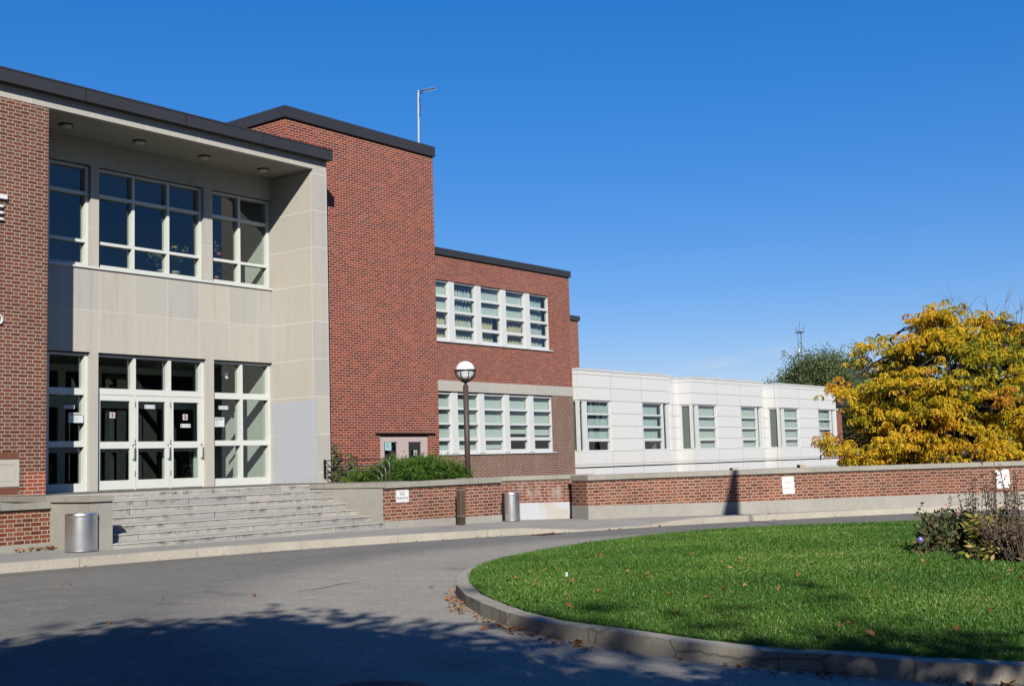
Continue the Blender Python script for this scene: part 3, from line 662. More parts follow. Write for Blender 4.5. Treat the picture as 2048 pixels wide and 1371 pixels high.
# datestone and bright repair brickwork at the foot of the brick pier
x1, z1 = XY(38, 918, Y0); x0, z0 = XY(38, 972, Y0)
ds = bxo('datestone', 'stone_plain', eb, 9.9, x1, Y0-.012, Y0+.05, z0, z1)
MB().holed(9.9+.05, x1-.06, z0+.06, z1-.06, Y0-.0125, [(9.9+.08, x1-.09, z0+.09, z1-.09)], -.006, edge=False).build('carved_border', 'stone', ds)
M['soldier'] = brick('soldier_course', 'running', .075, .15, 0, .012, flw, None, (.58, .48, .37), .2, 8.)
M['soldier_brick'] = plain('soldier_brick', (.19, .075, .045), .85, var=.35, sc=9)
def soldier(z0, z1):
    n = 26; w = (x1-9.9)/n; mb = MB()
    for i in range(n): mb.box(9.9+i*w+.005, 9.9+(i+1)*w-.005, Y0-.008, Y0+.02, z0, z1)
    mb.build('soldier_course', 'soldier_brick', ds)
soldier(z1+.012, z1+.125); soldier(z0-.135, z0-.012)
xa, _ = XY(49, 960, Y0); xb, zt = XY(92, 944, Y0)
mb = MB(); mb.face([(xa, Y0-.004, ZT), (XB-.004, Y0-.004, ZT), (XB-.004, Y0-.004, zt), (xa, Y0-.004, zt)]); mb.build('repair_brick', 'brick_new', eb)
# soffit lights
for i, px in enumerate((132, 279, 409, 526)):
    py = (250, 283, 313.5, 339)[i]; p = onZ(px, py, ZS)
    l = thing('soffit_light', (p[0], p[1], ZS), 'round dome ceiling light under the porch roof, %s' % ('nearest the brick pier on the left', 'second from the brick pier on the left', 'second from the stone pier on the right', 'nearest the stone pier on the right')[i], 'ceiling light', 'round lights in the porch ceiling')
    MB().lathe((p[0], p[1], ZS+.012), [(.13, 0), (.135, -.03), (.115, -.035)], 28).build('ring', 'brown', l, smooth=True)
    MB().lathe((p[0], p[1], ZS+.012), [(.115, -.03), (.10, -.05), (.06, -.066), (.001, -.072)], 28).build('diffuser', plain('dull_diffuser', (.62, .62, .55), .5), l, smooth=True)
# letters cut by the left edge of the photograph
for body, px, py, h, al in (('T', 11.3, 415, .50, 'top capital of the sign on the brick pier'), ('E', 3.2, 441, .0, ''), ('O', 3.5, 640, .26, 'round lower letter of the sign on the brick pier')):
    if body == 'E': continue
    x, z = XY(px, py, Y0)
    if body == 'T':
        t = thing('wall_letter', (x, Y0, z), 'white raised letter T at the left edge of the brick pier', 'sign letter', 'white letters on the brick pier')
        za, zb_ = XY(8, 390.5, Y0)[1], XY(8, 399, Y0)[1]; bxo('crossbar', 'white', t, x-.46, x, Y0-.06, Y0-.002, zb_, za); bxo('stem', 'white', t, x-.27, x-.19, Y0-.06, Y0-.002, zb_-.36, zb_)
    else:
        t = text_mesh('wall_letter', 'O', .26, 'white', None, (x-.085, Y0-.02, z), (1, 0, 0), extr=.018); tag(t, 'small white raised letter O at the left edge of the brick pier', 'sign letter', 'white letters on the brick pier')
x, _ = XY(3.2, 425, Y0); t = thing('wall_letter', (x, Y0, 0), 'white raised letter E below the bar of the T on the brick pier', 'sign letter', 'white letters on the brick pier')
z0, z1 = XY(2, 441, Y0)[1], XY(2, 411, Y0)[1]
bxo('stem', 'white', t, x-.16, x-.115, Y0-.06, Y0-.002, z0, z1)
for k in range(3): zz = z0+(z1-z0)*k/2*.86; bxo('arm', 'white', t, x-.113, x, Y0-.06, Y0-.002, zz, zz+.04)

# ================================================================ brick tower
YT = 20.80; kt = YT/20.95; TX0, TX1 = 18.52*kt, 23.69*kt; TT = 8.2*kt+E_
tw = thing('brick_tower', (21, YT, ZT), 'tall plain red brick tower beside the entrance with a black flashing cap', 'building')
dx0, dx1, dz1 = 21.495*kt, 23.269*kt, .762*kt+E_
mb = MB().holed(18.75, TX1, -1.3+E_, TT, YT, [(dx0, dx1, -1.3+E_, dz1)], .18, edge=False); mb.face([(TX0, YT, 6.9+E_), (18.75, YT, 6.9+E_), (18.75, YT, TT), (TX0, YT, TT)])
mb.face([(TX1, YT, -1.3+E_), (TX1, 29, -1.3+E_), (TX1, 29, TT), (TX1, YT, TT)]); mb.face([(TX0, 29, 6.9+E_), (TX0, YT, 6.9+E_), (TX0, YT, TT), (TX0, 29, TT)])
mb.build('brick_wall', 'brick_run', tw)
MB().box(TX0-.05, TX1+.045, YT-.055, 29.1, 8.185*kt+E_, 8.455*kt+E_).build('roof', 'fascia', tw)
bxo('lintel', 'brown', tw, 21.315*kt, 23.503*kt, YT-.07, YT+.02, .808*kt+E_, .832*kt+E_)
for i, (a, b) in enumerate(((dx0+.004, 22.335*kt), (22.341*kt, dx1-.004))):
    h = (21.665*kt, 22.135*kt, -.2+E_, .603*kt+E_) if i == 0 else (22.545*kt, 23.035*kt, -.2+E_, .603*kt+E_)
    d = frame(tw, a, b, -1.3+E_, dz1-.006, YT+.03, [h], .05, 'pinkdoor', 'door', 'glass')
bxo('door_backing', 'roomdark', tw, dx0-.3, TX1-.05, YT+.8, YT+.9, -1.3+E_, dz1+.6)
# roof antenna
ab = onY(836.8, 284, 22.0); at_ = onY(833.6, 180, 22.0); ant = thing('roof_antenna', (ab[0], 22, 8.39+E_), 'television antenna on a grey pole above the brick tower roof', 'antenna')
MB().tube([(ab[0], 22, 8.35+E_), (at_[0]+.06, 22, at_[2])], .028, 8).build('pole', 'galv', ant)
e = onY(871, 176.3, 22.0); q0 = onY(834, 184, 22.0); mb = MB().tube([tuple(q0), tuple(e)], .014, 6)
mb.tube([(q0[0]+.03, 22, q0[2]-.12), (q0[0]+.12, 22, q0[2]-.02), (q0[0]+.25, 22, q0[2]+.03)], .012, 6)
mb.build('boom', 'black', ant); mb = MB(); q0 = np.array(q0); e = np.array(e)
for t in np.linspace(.36, .98, 7): c = q0+(e-q0)*t; mb.tube([(c[0], c[1]-.09, c[2]-.05), (c[0], c[1]+.09, c[2]+.05)], .005, 4); mb.tube([(c[0], c[1], c[2]-.06), (c[0], c[1], c[2]+.06)], .004, 4)
mb.build('element', 'galv', ant)
MB().tube([(at_[0]+.06, 22-.04, at_[2]-.2), (at_[0]+.07, 22-.05, at_[2]-.5), (ab[0]+.03, 22-.03, at_[2]-.75)], .012, 5).build('cable', 'black', ant)

# ================================================================ classroom wing
YW = 25.5; k_ = YW/31.731; WX0, WX1 = TX1-.02, 45.162*k_
zb1, zb0, zu0, zu1, zl0 = 3.355*k_+E_, 2.929*k_+E_, 4.903*k_+E_, 7.413*k_+E_, .381*k_+E_
ft = onY(1139.1, 542.3, YW-.06); fb = onY(1139.1, 554.3, YW-.06)
wg = thing('classroom_wing', (30, YW, ZT), 'two storey red brick wing with two white banded rows of windows behind the globe lamp', 'building')
ux0, ux1 = WX0+.3, onY(1098.7, 645, YW)[0]; lx1 = onY(1106, 845, YW)[0]
mb = MB().holed(WX0, WX1, zb1, fb[2]+.02, YW, [(ux0, ux1, zu0, zu1)], .16, edge=False); mb.face([(WX1, YW, zb1), (WX1, 33.9, zb1), (WX1, 33.9, fb[2]+.02), (WX1, YW, fb[2]+.02)])
mb.build('upper_brick_wall', 'brick_run_w', wg)
mb = MB().holed(WX0, WX1, -1.3+E_, zb0, YW, [(ux0, lx1, zl0, zb0-.02)], .16, edge=False); mb.face([(WX1, YW, -1.3+E_), (WX1, 28.3, -1.3+E_), (WX1, 28.3, zb0), (WX1, YW, zb0)])
mb.build('lower_brick_wall', 'brick_low', wg)
bxo('stone_band', 'stone_plain', wg, WX0, WX1+.012, YW-.022, YW+.3, zb0-.0, zb1)
MB().box(WX0, WX1+.06, YW-.06, 34, fb[2], ft[2]).build('roof', 'fascia', wg)
bxo('window_sill', 'frame_w', wg, ux0-.02, ux1+.12, YW-.05, YW+.15, zu0-.0, zu0+.035); bxo('window_sill', 'frame_w', wg, ux0-.02, lx1+.12, YW-.05, YW+.15, zl0-.0, zl0+.035)
def px2(cx, s, off, yv): return [(onY(off+a/s, yv, YW+.07)[0], onY(off+b/s, yv, YW+.07)[0]) for a, b in cx]
uc = px2([(85, 245), (326, 610), (690, 958), (1030, 1284), (1354, 1602)], 6.827, 860, 645)
lc = px2([(92, 217), (288, 508), (568, 776), (832, 1031), (1087, 1277)], 5.273, 860, 845)
uc[0] = (uc[1][0]-(uc[2][0]-uc[1][0]), uc[0][1]); lc[0] = (lc[1][0]-(lc[2][0]-lc[1][0]), lc[0][1])
def zrow(px, ys, s, off): return [(onY(px, off+b/s, YW+.07)[2], onY(px, off+a/s, YW+.07)[2]) for a, b in ys]
ur = zrow(908.5, [(188, 357), (392, 556), (592, 762), (806, 935)], 6.827, 540); lr = zrow(967.9, [(478, 610), (634, 766), (788, 917), (953, 1046)], 5.273, 700)
def wing_windows(cs, rows, x0, x1, z0, z1, blinds):
    ins = [(0, 0)]*3+[(.045, .045)]
    edges = [x0]+[(cs[i][1]+cs[i+1][0])/2 for i in range(4)]+[x1]
    for i, (a, b) in enumerate(cs):
        hs = [(a+(.05 if r == 3 else 0), b-(.05 if r == 3 else 0), zz[0], zz[1]) for r, zz in enumerate(rows)]
        w = frame(wg, edges[i]+.0005, edges[i+1]-.0005, z0, z1-.015, YW+.05, hs, .13, 'frame_w')
        mb = MB(); mw = (edges[i+1]-b)*.9
        if i < 4: bxo('mullion', 'frame_w', w, edges[i+1]-mw, edges[i+1]+mw, YW+.015, YW+.049, z0+.02, z1-.02)
        bl, cu, sh = blinds[i]
        if bl is not None: MB().box(a-.06, b+.06, YW+.215, YW+.22, bl, z1).build('blind', 'blind', w)
        for (c0, c1, m, zc) in cu:
            mb = MB(); n = 64; xs_ = [a-.05+(b-a+.1)*(c0+(c1-c0)*t/n) for t in range(n+1)]; ph = (b-a)*(c1-c0)/.035/4
            yy = [YW+.29+.045*math.sin(t/n*ph*2*math.pi)+.015*math.sin(t*1.3) for t in range(n+1)]
            for t in range(n): mb.face([(xs_[t], yy[t], z0-.1), (xs_[t+1], yy[t+1], z0-.1), (xs_[t+1], yy[t+1], zc), (xs_[t], yy[t], zc)])
            mb.build('curtain', m, w, smooth=True)
u2 = ur[1][0]-.04; zc_ = ur[1][0]-.03
wing_windows(uc, ur, ux0, ux1, zu0+.035, zu1, [(u2, [(0, 1, 'curtain', zc_)], 0), (None, [(0, 1, 'sheer', zu1), (0, .96, 'curtain', ur[2][1]+.05)], 0), (u2, [(0, .82, 'curtain', zu1)], 0), (u2+.03, [(.36, 1, 'curtain', zu1)], 0), (None, [(0, .62, 'curtain', ur[1][1]), (.1, .9, 'sheer', zu1)], 0)])
l3 = lr[3][0]+.02
wing_windows(lc, lr, ux0, lx1, zl0+.035, zb0-.02, [(zl0, [], 0), (zl0, [], 0), (l3, [], 0), (lr[2][0]+.12, [], 0), (lr[2][0]+.06, [], 0)])
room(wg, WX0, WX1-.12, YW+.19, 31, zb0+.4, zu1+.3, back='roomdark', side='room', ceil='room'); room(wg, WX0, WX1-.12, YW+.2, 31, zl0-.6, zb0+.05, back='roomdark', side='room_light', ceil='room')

# block rising behind the wing
rb = thing('rear_brick_block', (37, 33, ZT), 'narrow strip of a farther red brick block with black flashing behind the wing', 'building')
YR = 34.; rx = onY(1156.5, 660, YR)[0]; rz = onY(1156, 641.5, YR)[2]; rt_ = onY(1157, 632.5, YR)[2]
mb = MB(); mb.face([(WX1-2, YR, -1+E_), (rx, YR, -1+E_), (rx, YR, rz), (WX1-2, YR, rz)]); mb.face([(rx, YR, -1+E_), (rx, 42, -1+E_), (rx, 42, rz), (rx, YR, rz)]); mb.build('brick_wall', 'brick_run_w', rb)
bxo('roof', 'fascia', rb, WX1-2, rx+.08, YR-.08, 42, rz, rt_)

# ================================================================ white panel annex with three bays
YV = 27.5; kv = YV/34.62; YR2 = YV+.77; vt = 4.658*kv+E_; vd = -.344*kv+E_
B0 = [(49.718*kv, 58.764*kv), (61.155*kv, 70.219*kv), (72.525*kv, 81.707*kv)]
def fx(x): return (onY(1300+x/5.713, 850, YV)[0]-B0[1][0])/(B0[1][1]-B0[1][0])
FX = {n: fx(v) for n, v in dict(g0=486, g1=540, p0=568, p1=762, e0=775, r0=1046, q0=1058, q1=1226, c0=1240, c1=1272).items()}
zrows = [(onY(1300+567/5.713, 720+b/5.713, YV)[2], onY(1300+567/5.713, 720+a/5.713, YV)[2]) for a, b in ((518, 633), (651, 758), (780, 888), (917, 1003))]
zw1, zw0 = onY(1300+567/5.713, 720+505/5.713, YV)[2], onY(1300+567/5.713, 720+1017/5.713, YV)[2]
ax = thing('panel_annex', (52, YV, ZT), 'low annex clad in white panels with three projecting bays and corner windows', 'building')
hp = (zw1-zw0)/4
def precast(name, u0, w): return panels(name, (.78, .79, .80), w, hp, u0, zw0, .024, (.38, .36, .33), .03, (.75, .75, .745), .2)
for bi, (X0, X1) in enumerate(B0):
    w = X1-X0; f = lambda n: X0+FX[n]*w
    mat = precast('precast_bay_%d' % bi, X0+w*FX['e0'], w*(FX['r0']-FX['e0']))
    ha = (X0+.03, f('e0'), zw0, zw1); hb = (f('r0'), X1-.04, zw0, zw1)
    mb = MB().holed(X0, X1, vd-1., vt-.09, YV, [ha, hb], .14, edge=False)
    mb.holed(-YR2, -YV, vd-1., vt-.09, X0, [(-YR2+.13, -YV-.03, zw0, zw1)], .14, edge=False, fy=lambda a, q, z: (q, -a, z))
    mb.face([(X1, YV, vd-1.), (X1, YR2, vd-1.), (X1, YR2, vt), (X1, YV, vt)])
    mb.build('panel_wall', mat, ax)
    MB().box(X0-.02, X1+.02, YV-.02, YR2+4, vt-.085, vt).build('parapet_cap', M['precast'], ax)
    bxo('base_ledge', 'black', ax, X0-.02, X1+.02, YV-.03, YV+.02, vd-.015, vd+.015); bxo('base_ledge', 'black', ax, X0-.022, X0+.02, YV+.021, YR2-.032, vd-.015, vd+.015)
    # windows
    wa = frame(ax, f('g1'), f('e0'), zw0, zw1, YV+.04, [(f('p0')+(.06 if r == 3 else 0), f('p1')-(.06 if r == 3 else 0), *zz) for r, zz in enumerate(zrows)], .1, 'frame_w')
    cg = frame(ax, X0+.012, f('g1')-.002, zw0, zw1, YV+.035, [(f('g0'), f('g1')-.05, zw0+.05, zw1-.06)], .1, 'frame_w', 'corner_window')
    wb = frame(ax, f('r0'), f('c0')-.03, zw0, zw1, YV+.04, [(f('q0')+(.06 if r == 3 else 0), f('q1')-(.06 if r == 3 else 0), *zz) for r, zz in enumerate(zrows)], .1, 'frame_w')
    ce = frame(ax, f('c0')-.028, X1-.02, zw0, zw1, YV+.045, [(f('c0'), f('c1')-.02, zw0+.05, zw1-.04)], .1, 'frame_w', 'corner_window')
    mb = MB().holed(-YR2+.13, -YV-.05, zw0, zw1, X0+.03, [(-YR2+.2, -YV-.16, zw0+.05, zw1-.06)], .08, fy=lambda a, q, z: (q, -a, z)); sw = mb.build('side_window', 'frame_w', ax)
    mb = MB(); mb.face([(X0+.07, YR2-.2, zw0), (X0+.07, YV+.16, zw0), (X0+.07, YV+.16, zw1), (X0+.07, YR2-.2, zw1)]); mb.build('pane', 'glass', sw)
    def cloth(par, xa, xb, m, z0, z1, y=.22, amp=.03):
        n = 40; mb = MB()
        for t in range(n):
            p = [xa+(xb-xa)*(t+q)/n for q in (0, 1)]; yy = [YV+y+amp*math.sin((t+q)*1.9) for q in (0, 1)]
            mb.face([(p[0], yy[0], z0), (p[1], yy[1], z0), (p[1], yy[1], z1), (p[0], yy[0], z1)])
        mb.build('curtain' if amp > .01 else 'blind', m, par, smooth=True)
    if bi == 0: cloth(wa, f('p0')+.3, f('p1')+.1, 'sheer', zrows[2][0]-.05, zw1); cloth(wb, f('r0'), f('q1')-.15, 'sheer', zrows[3][1], zw1)
    else:
        cloth(wa, f('p0')-.1, f('p1')+.2, 'blind', zrows[3][0]-.05, zw1, .19, 0.); cloth(wb, f('r0'), f('q1')+.2, 'blind', zrows[3][0]-.05, zw1, .19, 0.)
        cloth(cg, X0+.5, f('g1')+.1, 'blind', zw0-.05, zw1, .5, 0.)
        mb = MB().box(X0+.13, X0+.14, YV+.14, YR2-.1, zw0+.07, zw1); mb.build('blind', 'blind', sw)
        mb = MB().box(f('c0'), X1-.03, YV+.19, YV+.2, zw0, zw1); mb.build('blind', 'blind', ce)
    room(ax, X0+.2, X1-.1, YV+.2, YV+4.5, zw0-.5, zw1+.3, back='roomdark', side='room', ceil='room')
mat = precast('precast_link', B0[0][1]+.3, 1.2)
mb = MB()
for a, b in ((WX1+.002, B0[0][0]), (B0[0][1]-.01, B0[1][0]), (B0[1][1]-.01, B0[2][0])): mb.face([(a, YR2, vd-1.), (b, YR2, vd-1.), (b, YR2, vt), (a, YR2, vt)])
mb.build('link_wall', mat, ax)
mb = MB()
for a, b in ((WX1+.002, B0[0][0]-.022), (B0[0][1]+.022, B0[1][0]-.022), (B0[1][1]+.022, B0[2][0]-.022)):
    mb.box(a, b, YR2-.02, YR2+3.8, vt-.085, vt+.0)
mb.build('parapet_cap', M['precast'], ax)
mb = MB()
for a, b in ((B0[0][1]+.021, B0[1][0]-.021), (B0[1][1]+.021, B0[2][0]-.021)): mb.box(a, b, YR2-.03, YR2+.02, vd-.012, vd+.012)
mb.build('base_ledge', 'black', ax)
bxo('plant_on_sill', 'leaf_dark', ax, 0, .01, YV+1, YV+1.01, vd, vd+.01) if False else None

eb2 = thing('end_brick_block', (66, 28.4, ZT), 'red brick end wall with a dark roof edge half hidden behind the yellow tree', 'building')
ex0, ex1 = B0[2][1]-.2, onY(1686, 880, 28.5)[0]; ez = onY(1680, 812, 28.5)[2]; ez1 = onY(1680, 800, 28.5)[2]
mb = MB(); mb.face([(ex0, 28.5, -1+E_), (ex1, 28.5, -1+E_), (ex1, 28.5, ez), (ex0, 28.5, ez)]); mb.face([(ex1, 28.5, -1+E_), (ex1, 40, -1+E_), (ex1, 40, ez), (ex1, 28.5, ez)]); mb.build('brick_wall', 'brick_run_w', eb2)
ez2 = onY(1680, 821, 28.5)[2]; bxo('stone_band', 'stone_plain', eb2, ex0, ex1+.02, 28.47, 28.6, ez2, ez+.002); bxo('roof', 'fascia', eb2, ex0, ex1+.3, 28.3, 40, ez+.004, ez+.55)
# ================================================================ steps, landing, retaining walls
st = thing('entrance_steps', (14, 16.5, .1), 'wide flight of worn grey stone steps up to the entrance doors', 'steps')
rise = (ZT-(pav(17)))/7; z0s = pav(17); SY = [16.5+.342*i for i in range(7)]
for i in range(6):
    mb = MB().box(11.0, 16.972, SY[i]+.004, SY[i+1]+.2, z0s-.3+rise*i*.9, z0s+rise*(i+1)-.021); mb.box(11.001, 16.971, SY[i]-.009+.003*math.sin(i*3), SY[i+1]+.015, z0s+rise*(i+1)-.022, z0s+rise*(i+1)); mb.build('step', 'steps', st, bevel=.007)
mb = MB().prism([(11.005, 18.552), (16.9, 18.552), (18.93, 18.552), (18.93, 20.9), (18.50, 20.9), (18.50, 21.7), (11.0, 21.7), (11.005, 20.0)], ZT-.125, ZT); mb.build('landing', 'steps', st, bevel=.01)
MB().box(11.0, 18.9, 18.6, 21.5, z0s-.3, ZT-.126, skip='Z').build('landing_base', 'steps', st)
# left stone pier of the steps
lp = thing('stair_pier', (10.8, 16.9, .1), 'squat stone pier with a slab top left of the steps, behind the metal can', 'stone pier')
MB().box(10.60, 10.995, 16.5, 17.62, pav(10.8)-.1, ZT-.085).build('base', 'plinth', lp, bevel=.01)
MB().prism([(10.565, 16.465), (11.0, 16.465), (11.0, 20.0), (11.45, 20.0-.003), (10.565, 17.7)][0:3]+[(11.45, 19.99), (10.565, 17.66)][1:], ZT-.085, ZT).build('slab', 'coping', lp, bevel=.008)
MB().prism([(10.62, 17.66), (11.0, 17.66), (11.0, 19.99), (11.38, 19.99)][0:3], pav(10)-.1, ZT-.086).build('back_block', 'plinth', lp)
# right cheek of the steps
rc = thing('stair_cheek', (17.5, 16.9, .1), 'stepped stone side wall closing the right end of the steps', 'stone wall')
MB().box(16.972, 17.35, 16.50, 18.55, pav(17)-.1, ZT-.087).build('base', 'plinth', rc)
MB().prism([(16.95, 16.44), (17.38, 16.40), (18.93, 17.6), (18.93, 18.548), (16.95, 18.548)], ZT-.087, ZT-.0).build('coping', 'coping', rc, bevel=.008)

def wall(name, label, line, back, zbase, zplin, zcop, ztop, mat, plmat='plinth', over=.045, plo=.022):
    w = thing(name, (line[0][0], line[0][1], zbase[0]), label, 'wall'); n = len(line)
    MB().strip(line, offset(line, back), zplin, zcop).build('brickwork', mat, w)
    MB().strip(offset(line, -plo), offset(line, back+plo), zbase, zplin).build('plinth', plmat, w, bevel=.006)
    MB().strip(offset(line, -over), offset(line, back+over), zcop, ztop).build('coping', 'coping', w, bevel=.008)
    MB().strip(offset(line, -over*.35), offset(line, back), [z-.03 for z in zcop], zcop).build('bed_joint', plain('dark_bed_joint', (.10, .085, .07), .9, var=.4, sc=12), w)
    return w
wm = wall('retaining_wall', 'short brick wall between the steps and the recess, with a no parking sign and the brown bollard in front', WM, .38, [pav(p[0])-.15 for p in WM], [pav(p[0])+.135 for p in WM], [ZT-.10, ZT-.096, ZT-.093, ZT-.09], [ZT+.0, ZT+.008, ZT+.016, ZT+.02], 'brick_wall')
wr = wall('retaining_wall', 'recessed brick wall with a pale blue painted base behind the right metal can', WR, .35, [pav(p[0])-.15 for p in WR], [pav(p[0])+.355 for p in WR], [ZT-.07]*3, [ZT+.018]*3, 'brick_recess', 'bluewhite' if 'bluewhite' in M else 'bluegrey', .01, .012)
n = len(WL); wl = wall('retaining_wall', 'long curving brick wall along the far side of the drive with two faded signs', WL, .62, [road(p[0])-.15 for p in WL], [pav(p[0])+.27 for p in WL], [ZT-.105]*n, [ZT+.0]*n, 'brick_wall')
LW = [(4, 17.6), (7, 17.6), (10.615, 17.6)]
w0 = wall('retaining_wall', 'low brick wall with a stone coping left of the metal can', LW, .3, [pav(p[0])-.15 for p in LW], [pav(p[0])+.10 for p in LW], [ZT-.18]*3, [ZT-.085]*3, 'brick_wall', over=.05)
# broken paint on the recess base
M['bluewhite'] = panels('pale_blue_paint', (.50, .52, .57), 9., 9., 0., -3., .001, (.5, .5, .5), .02, (.52, .53, .55), .1)
def patchy():
    k = NT('flaking_pale_blue_paint'); u, v = k.uv(); n = k.noise(3.2, 6, k.vec(u, v, 1.), .7)
    g = k.mth('SUBTRACT', 1., k.mth('MULTIPLY', k.mth('ABSOLUTE', k.mth('SUBTRACT', u, k.mth('MULTIPLY_ADD', v, -.9, 2.38))), 2.5)); n2 = k.noise(11, 4, k.vec(u, v, 4.), .7); m = k.ramp(k.mth('ADD', k.mth('MULTIPLY_ADD', n2, .35, k.mth('MULTIPLY', n, .7)), k.mth('MULTIPLY', g, .28)), [(.62, 0.), (.70, 1.)])
    return k.done(k.mix(m, (.51, .53, .575), (.48, .46, .42)), .8)
for c in wr.children:
    if c.name.startswith('plinth'): c.data.materials.clear(); c.data.materials.append(patchy())

def on_wall(px, py, line):
    d = ray(px, py); best = None
    for a, b in zip(line[:-1], line[1:]):
        nx, ny = b[1]-a[1], -(b[0]-a[0]); t = (a[0]*nx+a[1]*ny)/(d[0]*nx+d[1]*ny); p = d*t
        s = ((p[0]-a[0])*(b[0]-a[0])+(p[1]-a[1])*(b[1]-a[1]))/((b[0]-a[0])**2+(b[1]-a[1])**2)
        if t > 0 and -.001 <= s <= 1.001: return p+O3, Vector((b[0]-a[0], b[1]-a[1], 0)).normalized()
    raise ValueError((px, py))
def sign(label, px0, px1, py0, py1, line, words, ink, tilt=0., border=None, group='no parking signs on the brick walls', pen='redink'):
    c, t = on_wall((px0+px1)/2, (py0+py1)/2, line); wd = (on_wall(px1, (py0+py1)/2, line)[0]-on_wall(px0, (py0+py1)/2, line)[0]); wd = math.hypot(wd[0], wd[1])
    h = on_wall((px0+px1)/2, py0, line)[0][2]-on_wall((px0+px1)/2, py1, line)[0][2]; nrm = Vector((t.y, -t.x, 0)); c = Vector(c)+nrm*.012
    s = thing('parking_sign', tuple(c), label, 'sign', group); T = Vector((t.x, t.y, 0)); up = Vector((0, 0, 1)); T2 = T*math.cos(tilt)+up*math.sin(tilt); U2 = -T*math.sin(tilt)+up*math.cos(tilt)
    r = min(wd, h)*.1; mb = MB(); out = []
    for cx, cy, a0 in ((wd/2-r, h/2-r, 0), (-wd/2+r, h/2-r, 90), (-wd/2+r, -h/2+r, 180), (wd/2-r, -h/2+r, 270)):
        for k in range(5): a = math.radians(a0+k*22.5); out.append((cx+r*math.cos(a), cy+r*math.sin(a)))
    P = lambda q, o: tuple(c+T2*q[0]+U2*q[1]+nrm*o)
    mb.face([P(q, .002) for q in out]); mb.face([P(q, -.002) for q in out[::-1]])
    for i in range(len(out)): a, b = out[i], out[(i+1) % len(out)]; mb.face([P(a, -.002), P(b, -.002), P(b, .002), P(a, .002)])
    mb.build('plate', 'white', s)
    for wtxt, fy, fs in words: text_mesh('lettering', wtxt, fs*wd, pen if wtxt != 'PARKING' or ink == 'dark' else ink, s, tuple(c+U2*(fy*h)+nrm*.0032), T2, U2, .0005)
    mb = MB()
    for q in ((0, h*.46), (0, -h*.46)):
        p = c+T2*q[0]+U2*q[1]+nrm*.002; mb.tube([tuple(p), tuple(p+nrm*.006)], .008, 8)
    mb.build('bolt', 'galv', s)
    if border:
        mb = MB(); a, b, e = wd/2-.018, h/2-.018, .004
        for (x0, x1, y0, y1) in ((-a, a, b-e, b), (-a, a, -b, -b+e), (-a, -a+e, -b+e, b-e), (a-e, a, -b+e, b-e)): mb.face([P((x0, y0), .0032), P((x1, y0), .0032), P((x1, y1), .0032), P((x0, y1), .0032)])
        mb.build('border', 'ink', s)
    return s
sign('small white no parking sign with black letters near the steps', 791, 817, 979, 1004, offset(WM, 0), [('NO', .18, .27), ('PARKING', -.16, .215)], 'dark', border=True, pen='ink')
sign('white sign with faded red letters, left of the two on the long wall', 1564, 1588, 952, 987, WL, [('NO', .16, .34), ('PARKING', -.17, .235)], 'redink', tilt=.03)
sign('badly faded white sign behind the dead flower stalks on the long wall', 1991.5, 2019, 938.5, 975, WL, [('NO', .17, .36), ('PARKING', -.15, .24)], 'redink2', tilt=.05)

# small tan boxes standing behind the long coping
for px, py, lab in ((1470, 938, 'small tan box behind the long coping, just left of the dark pointed shadow'), (1605, 931.5, 'small tan box behind the long coping, above the faded sign')):
    p, t = on_wall(px, py, offset(WL, .75)); b = thing('coping_box', tuple(p), lab, 'box', 'small tan boxes behind the coping'); a = math.atan2(t.y, t.x)
    R2 = Matrix.Translation(Vector((p[0], p[1], 0))) @ Matrix.Rotation(a, 4, 'Z')
    q = lambda x, y, z: tuple(R2 @ Vector((x, y, z))); z0, z1 = ZT-.3, p[2]+.035
    for nm_, mt, (x0, x1, y0, y1, za, zb_) in (('case', 'tan', (-.06, .085, 0, .16, z0, z1)), ('opening', 'black', (-.063, -.0605, .03, .13, z1-.06, z1-.012))):
        m = MB().box(x0, x1, y0, y1, za, zb_); m.v = [q(*v) for v in m.v]; m.build(nm_, mt, b, bevel=.004 if nm_ == 'case' else 0)

# ================================================================ cans, bollard, lamp, hand rail
def can(px, py, w, h, dz, label):
    p = onZ(px, py, dz); d = np.dot(p-O3, RM[2]); r = w/F*d/2; H = h/F*d
    c = p[:2]+np.array([math.cos(YAW), math.sin(YAW)])*r*.9; z = pav(c[0])
    o = thing('metal_can', (c[0], c[1], z), label, 'trash can', 'metal litter cans at the wall')
    MB().lathe((c[0], c[1], z), [(r*.97, .0), (r*.985, .02), (r*.985, H-.05)], 48).build('body', 'can', o, smooth=True)
    m = MB().lathe((c[0], c[1], z), [(r*.99, H-.052), (r, H-.045), (r, H-.006), (r*.985, H), (r*.90, H), (r*.86, H-.02), (r*.84, H-.12)], 48); m.build('rim', 'can', o, smooth=True)
    MB().lathe((c[0], c[1], z), [(r*.85, H-.10), (r*.5, H-.13), (.001, H-.14)], 32).build('lid', 'galv', o, smooth=True)
    MB().lathe((c[0], c[1], z), [(r*.99, .0), (r*1.0, .004), (r*1.0, .022), (r*.988, .026)], 48).build('base_ring', 'can', o)
    MB().box(c[0]-r*.5-.004, c[0]-r*.5+.004, c[1]-r*.853, c[1]-r*.83, z+.03, z+H-.06).build('seam', 'galv', o)
    return o
can(152, 1103.5, 64, 75.5, -1.14+E_, 'large stainless steel can at the left end of the steps')
can(1023, 1041, 37, 56, pav(20.3), 'smaller stainless steel can before the recessed wall')
bp = onZ(923, 1048.5, pav(18.9)); bz = pav(18.9)
bo = thing('bollard', (bp[0], bp[1], bz), 'square brown bollard with fluted sides before the short brick wall', 'bollard')
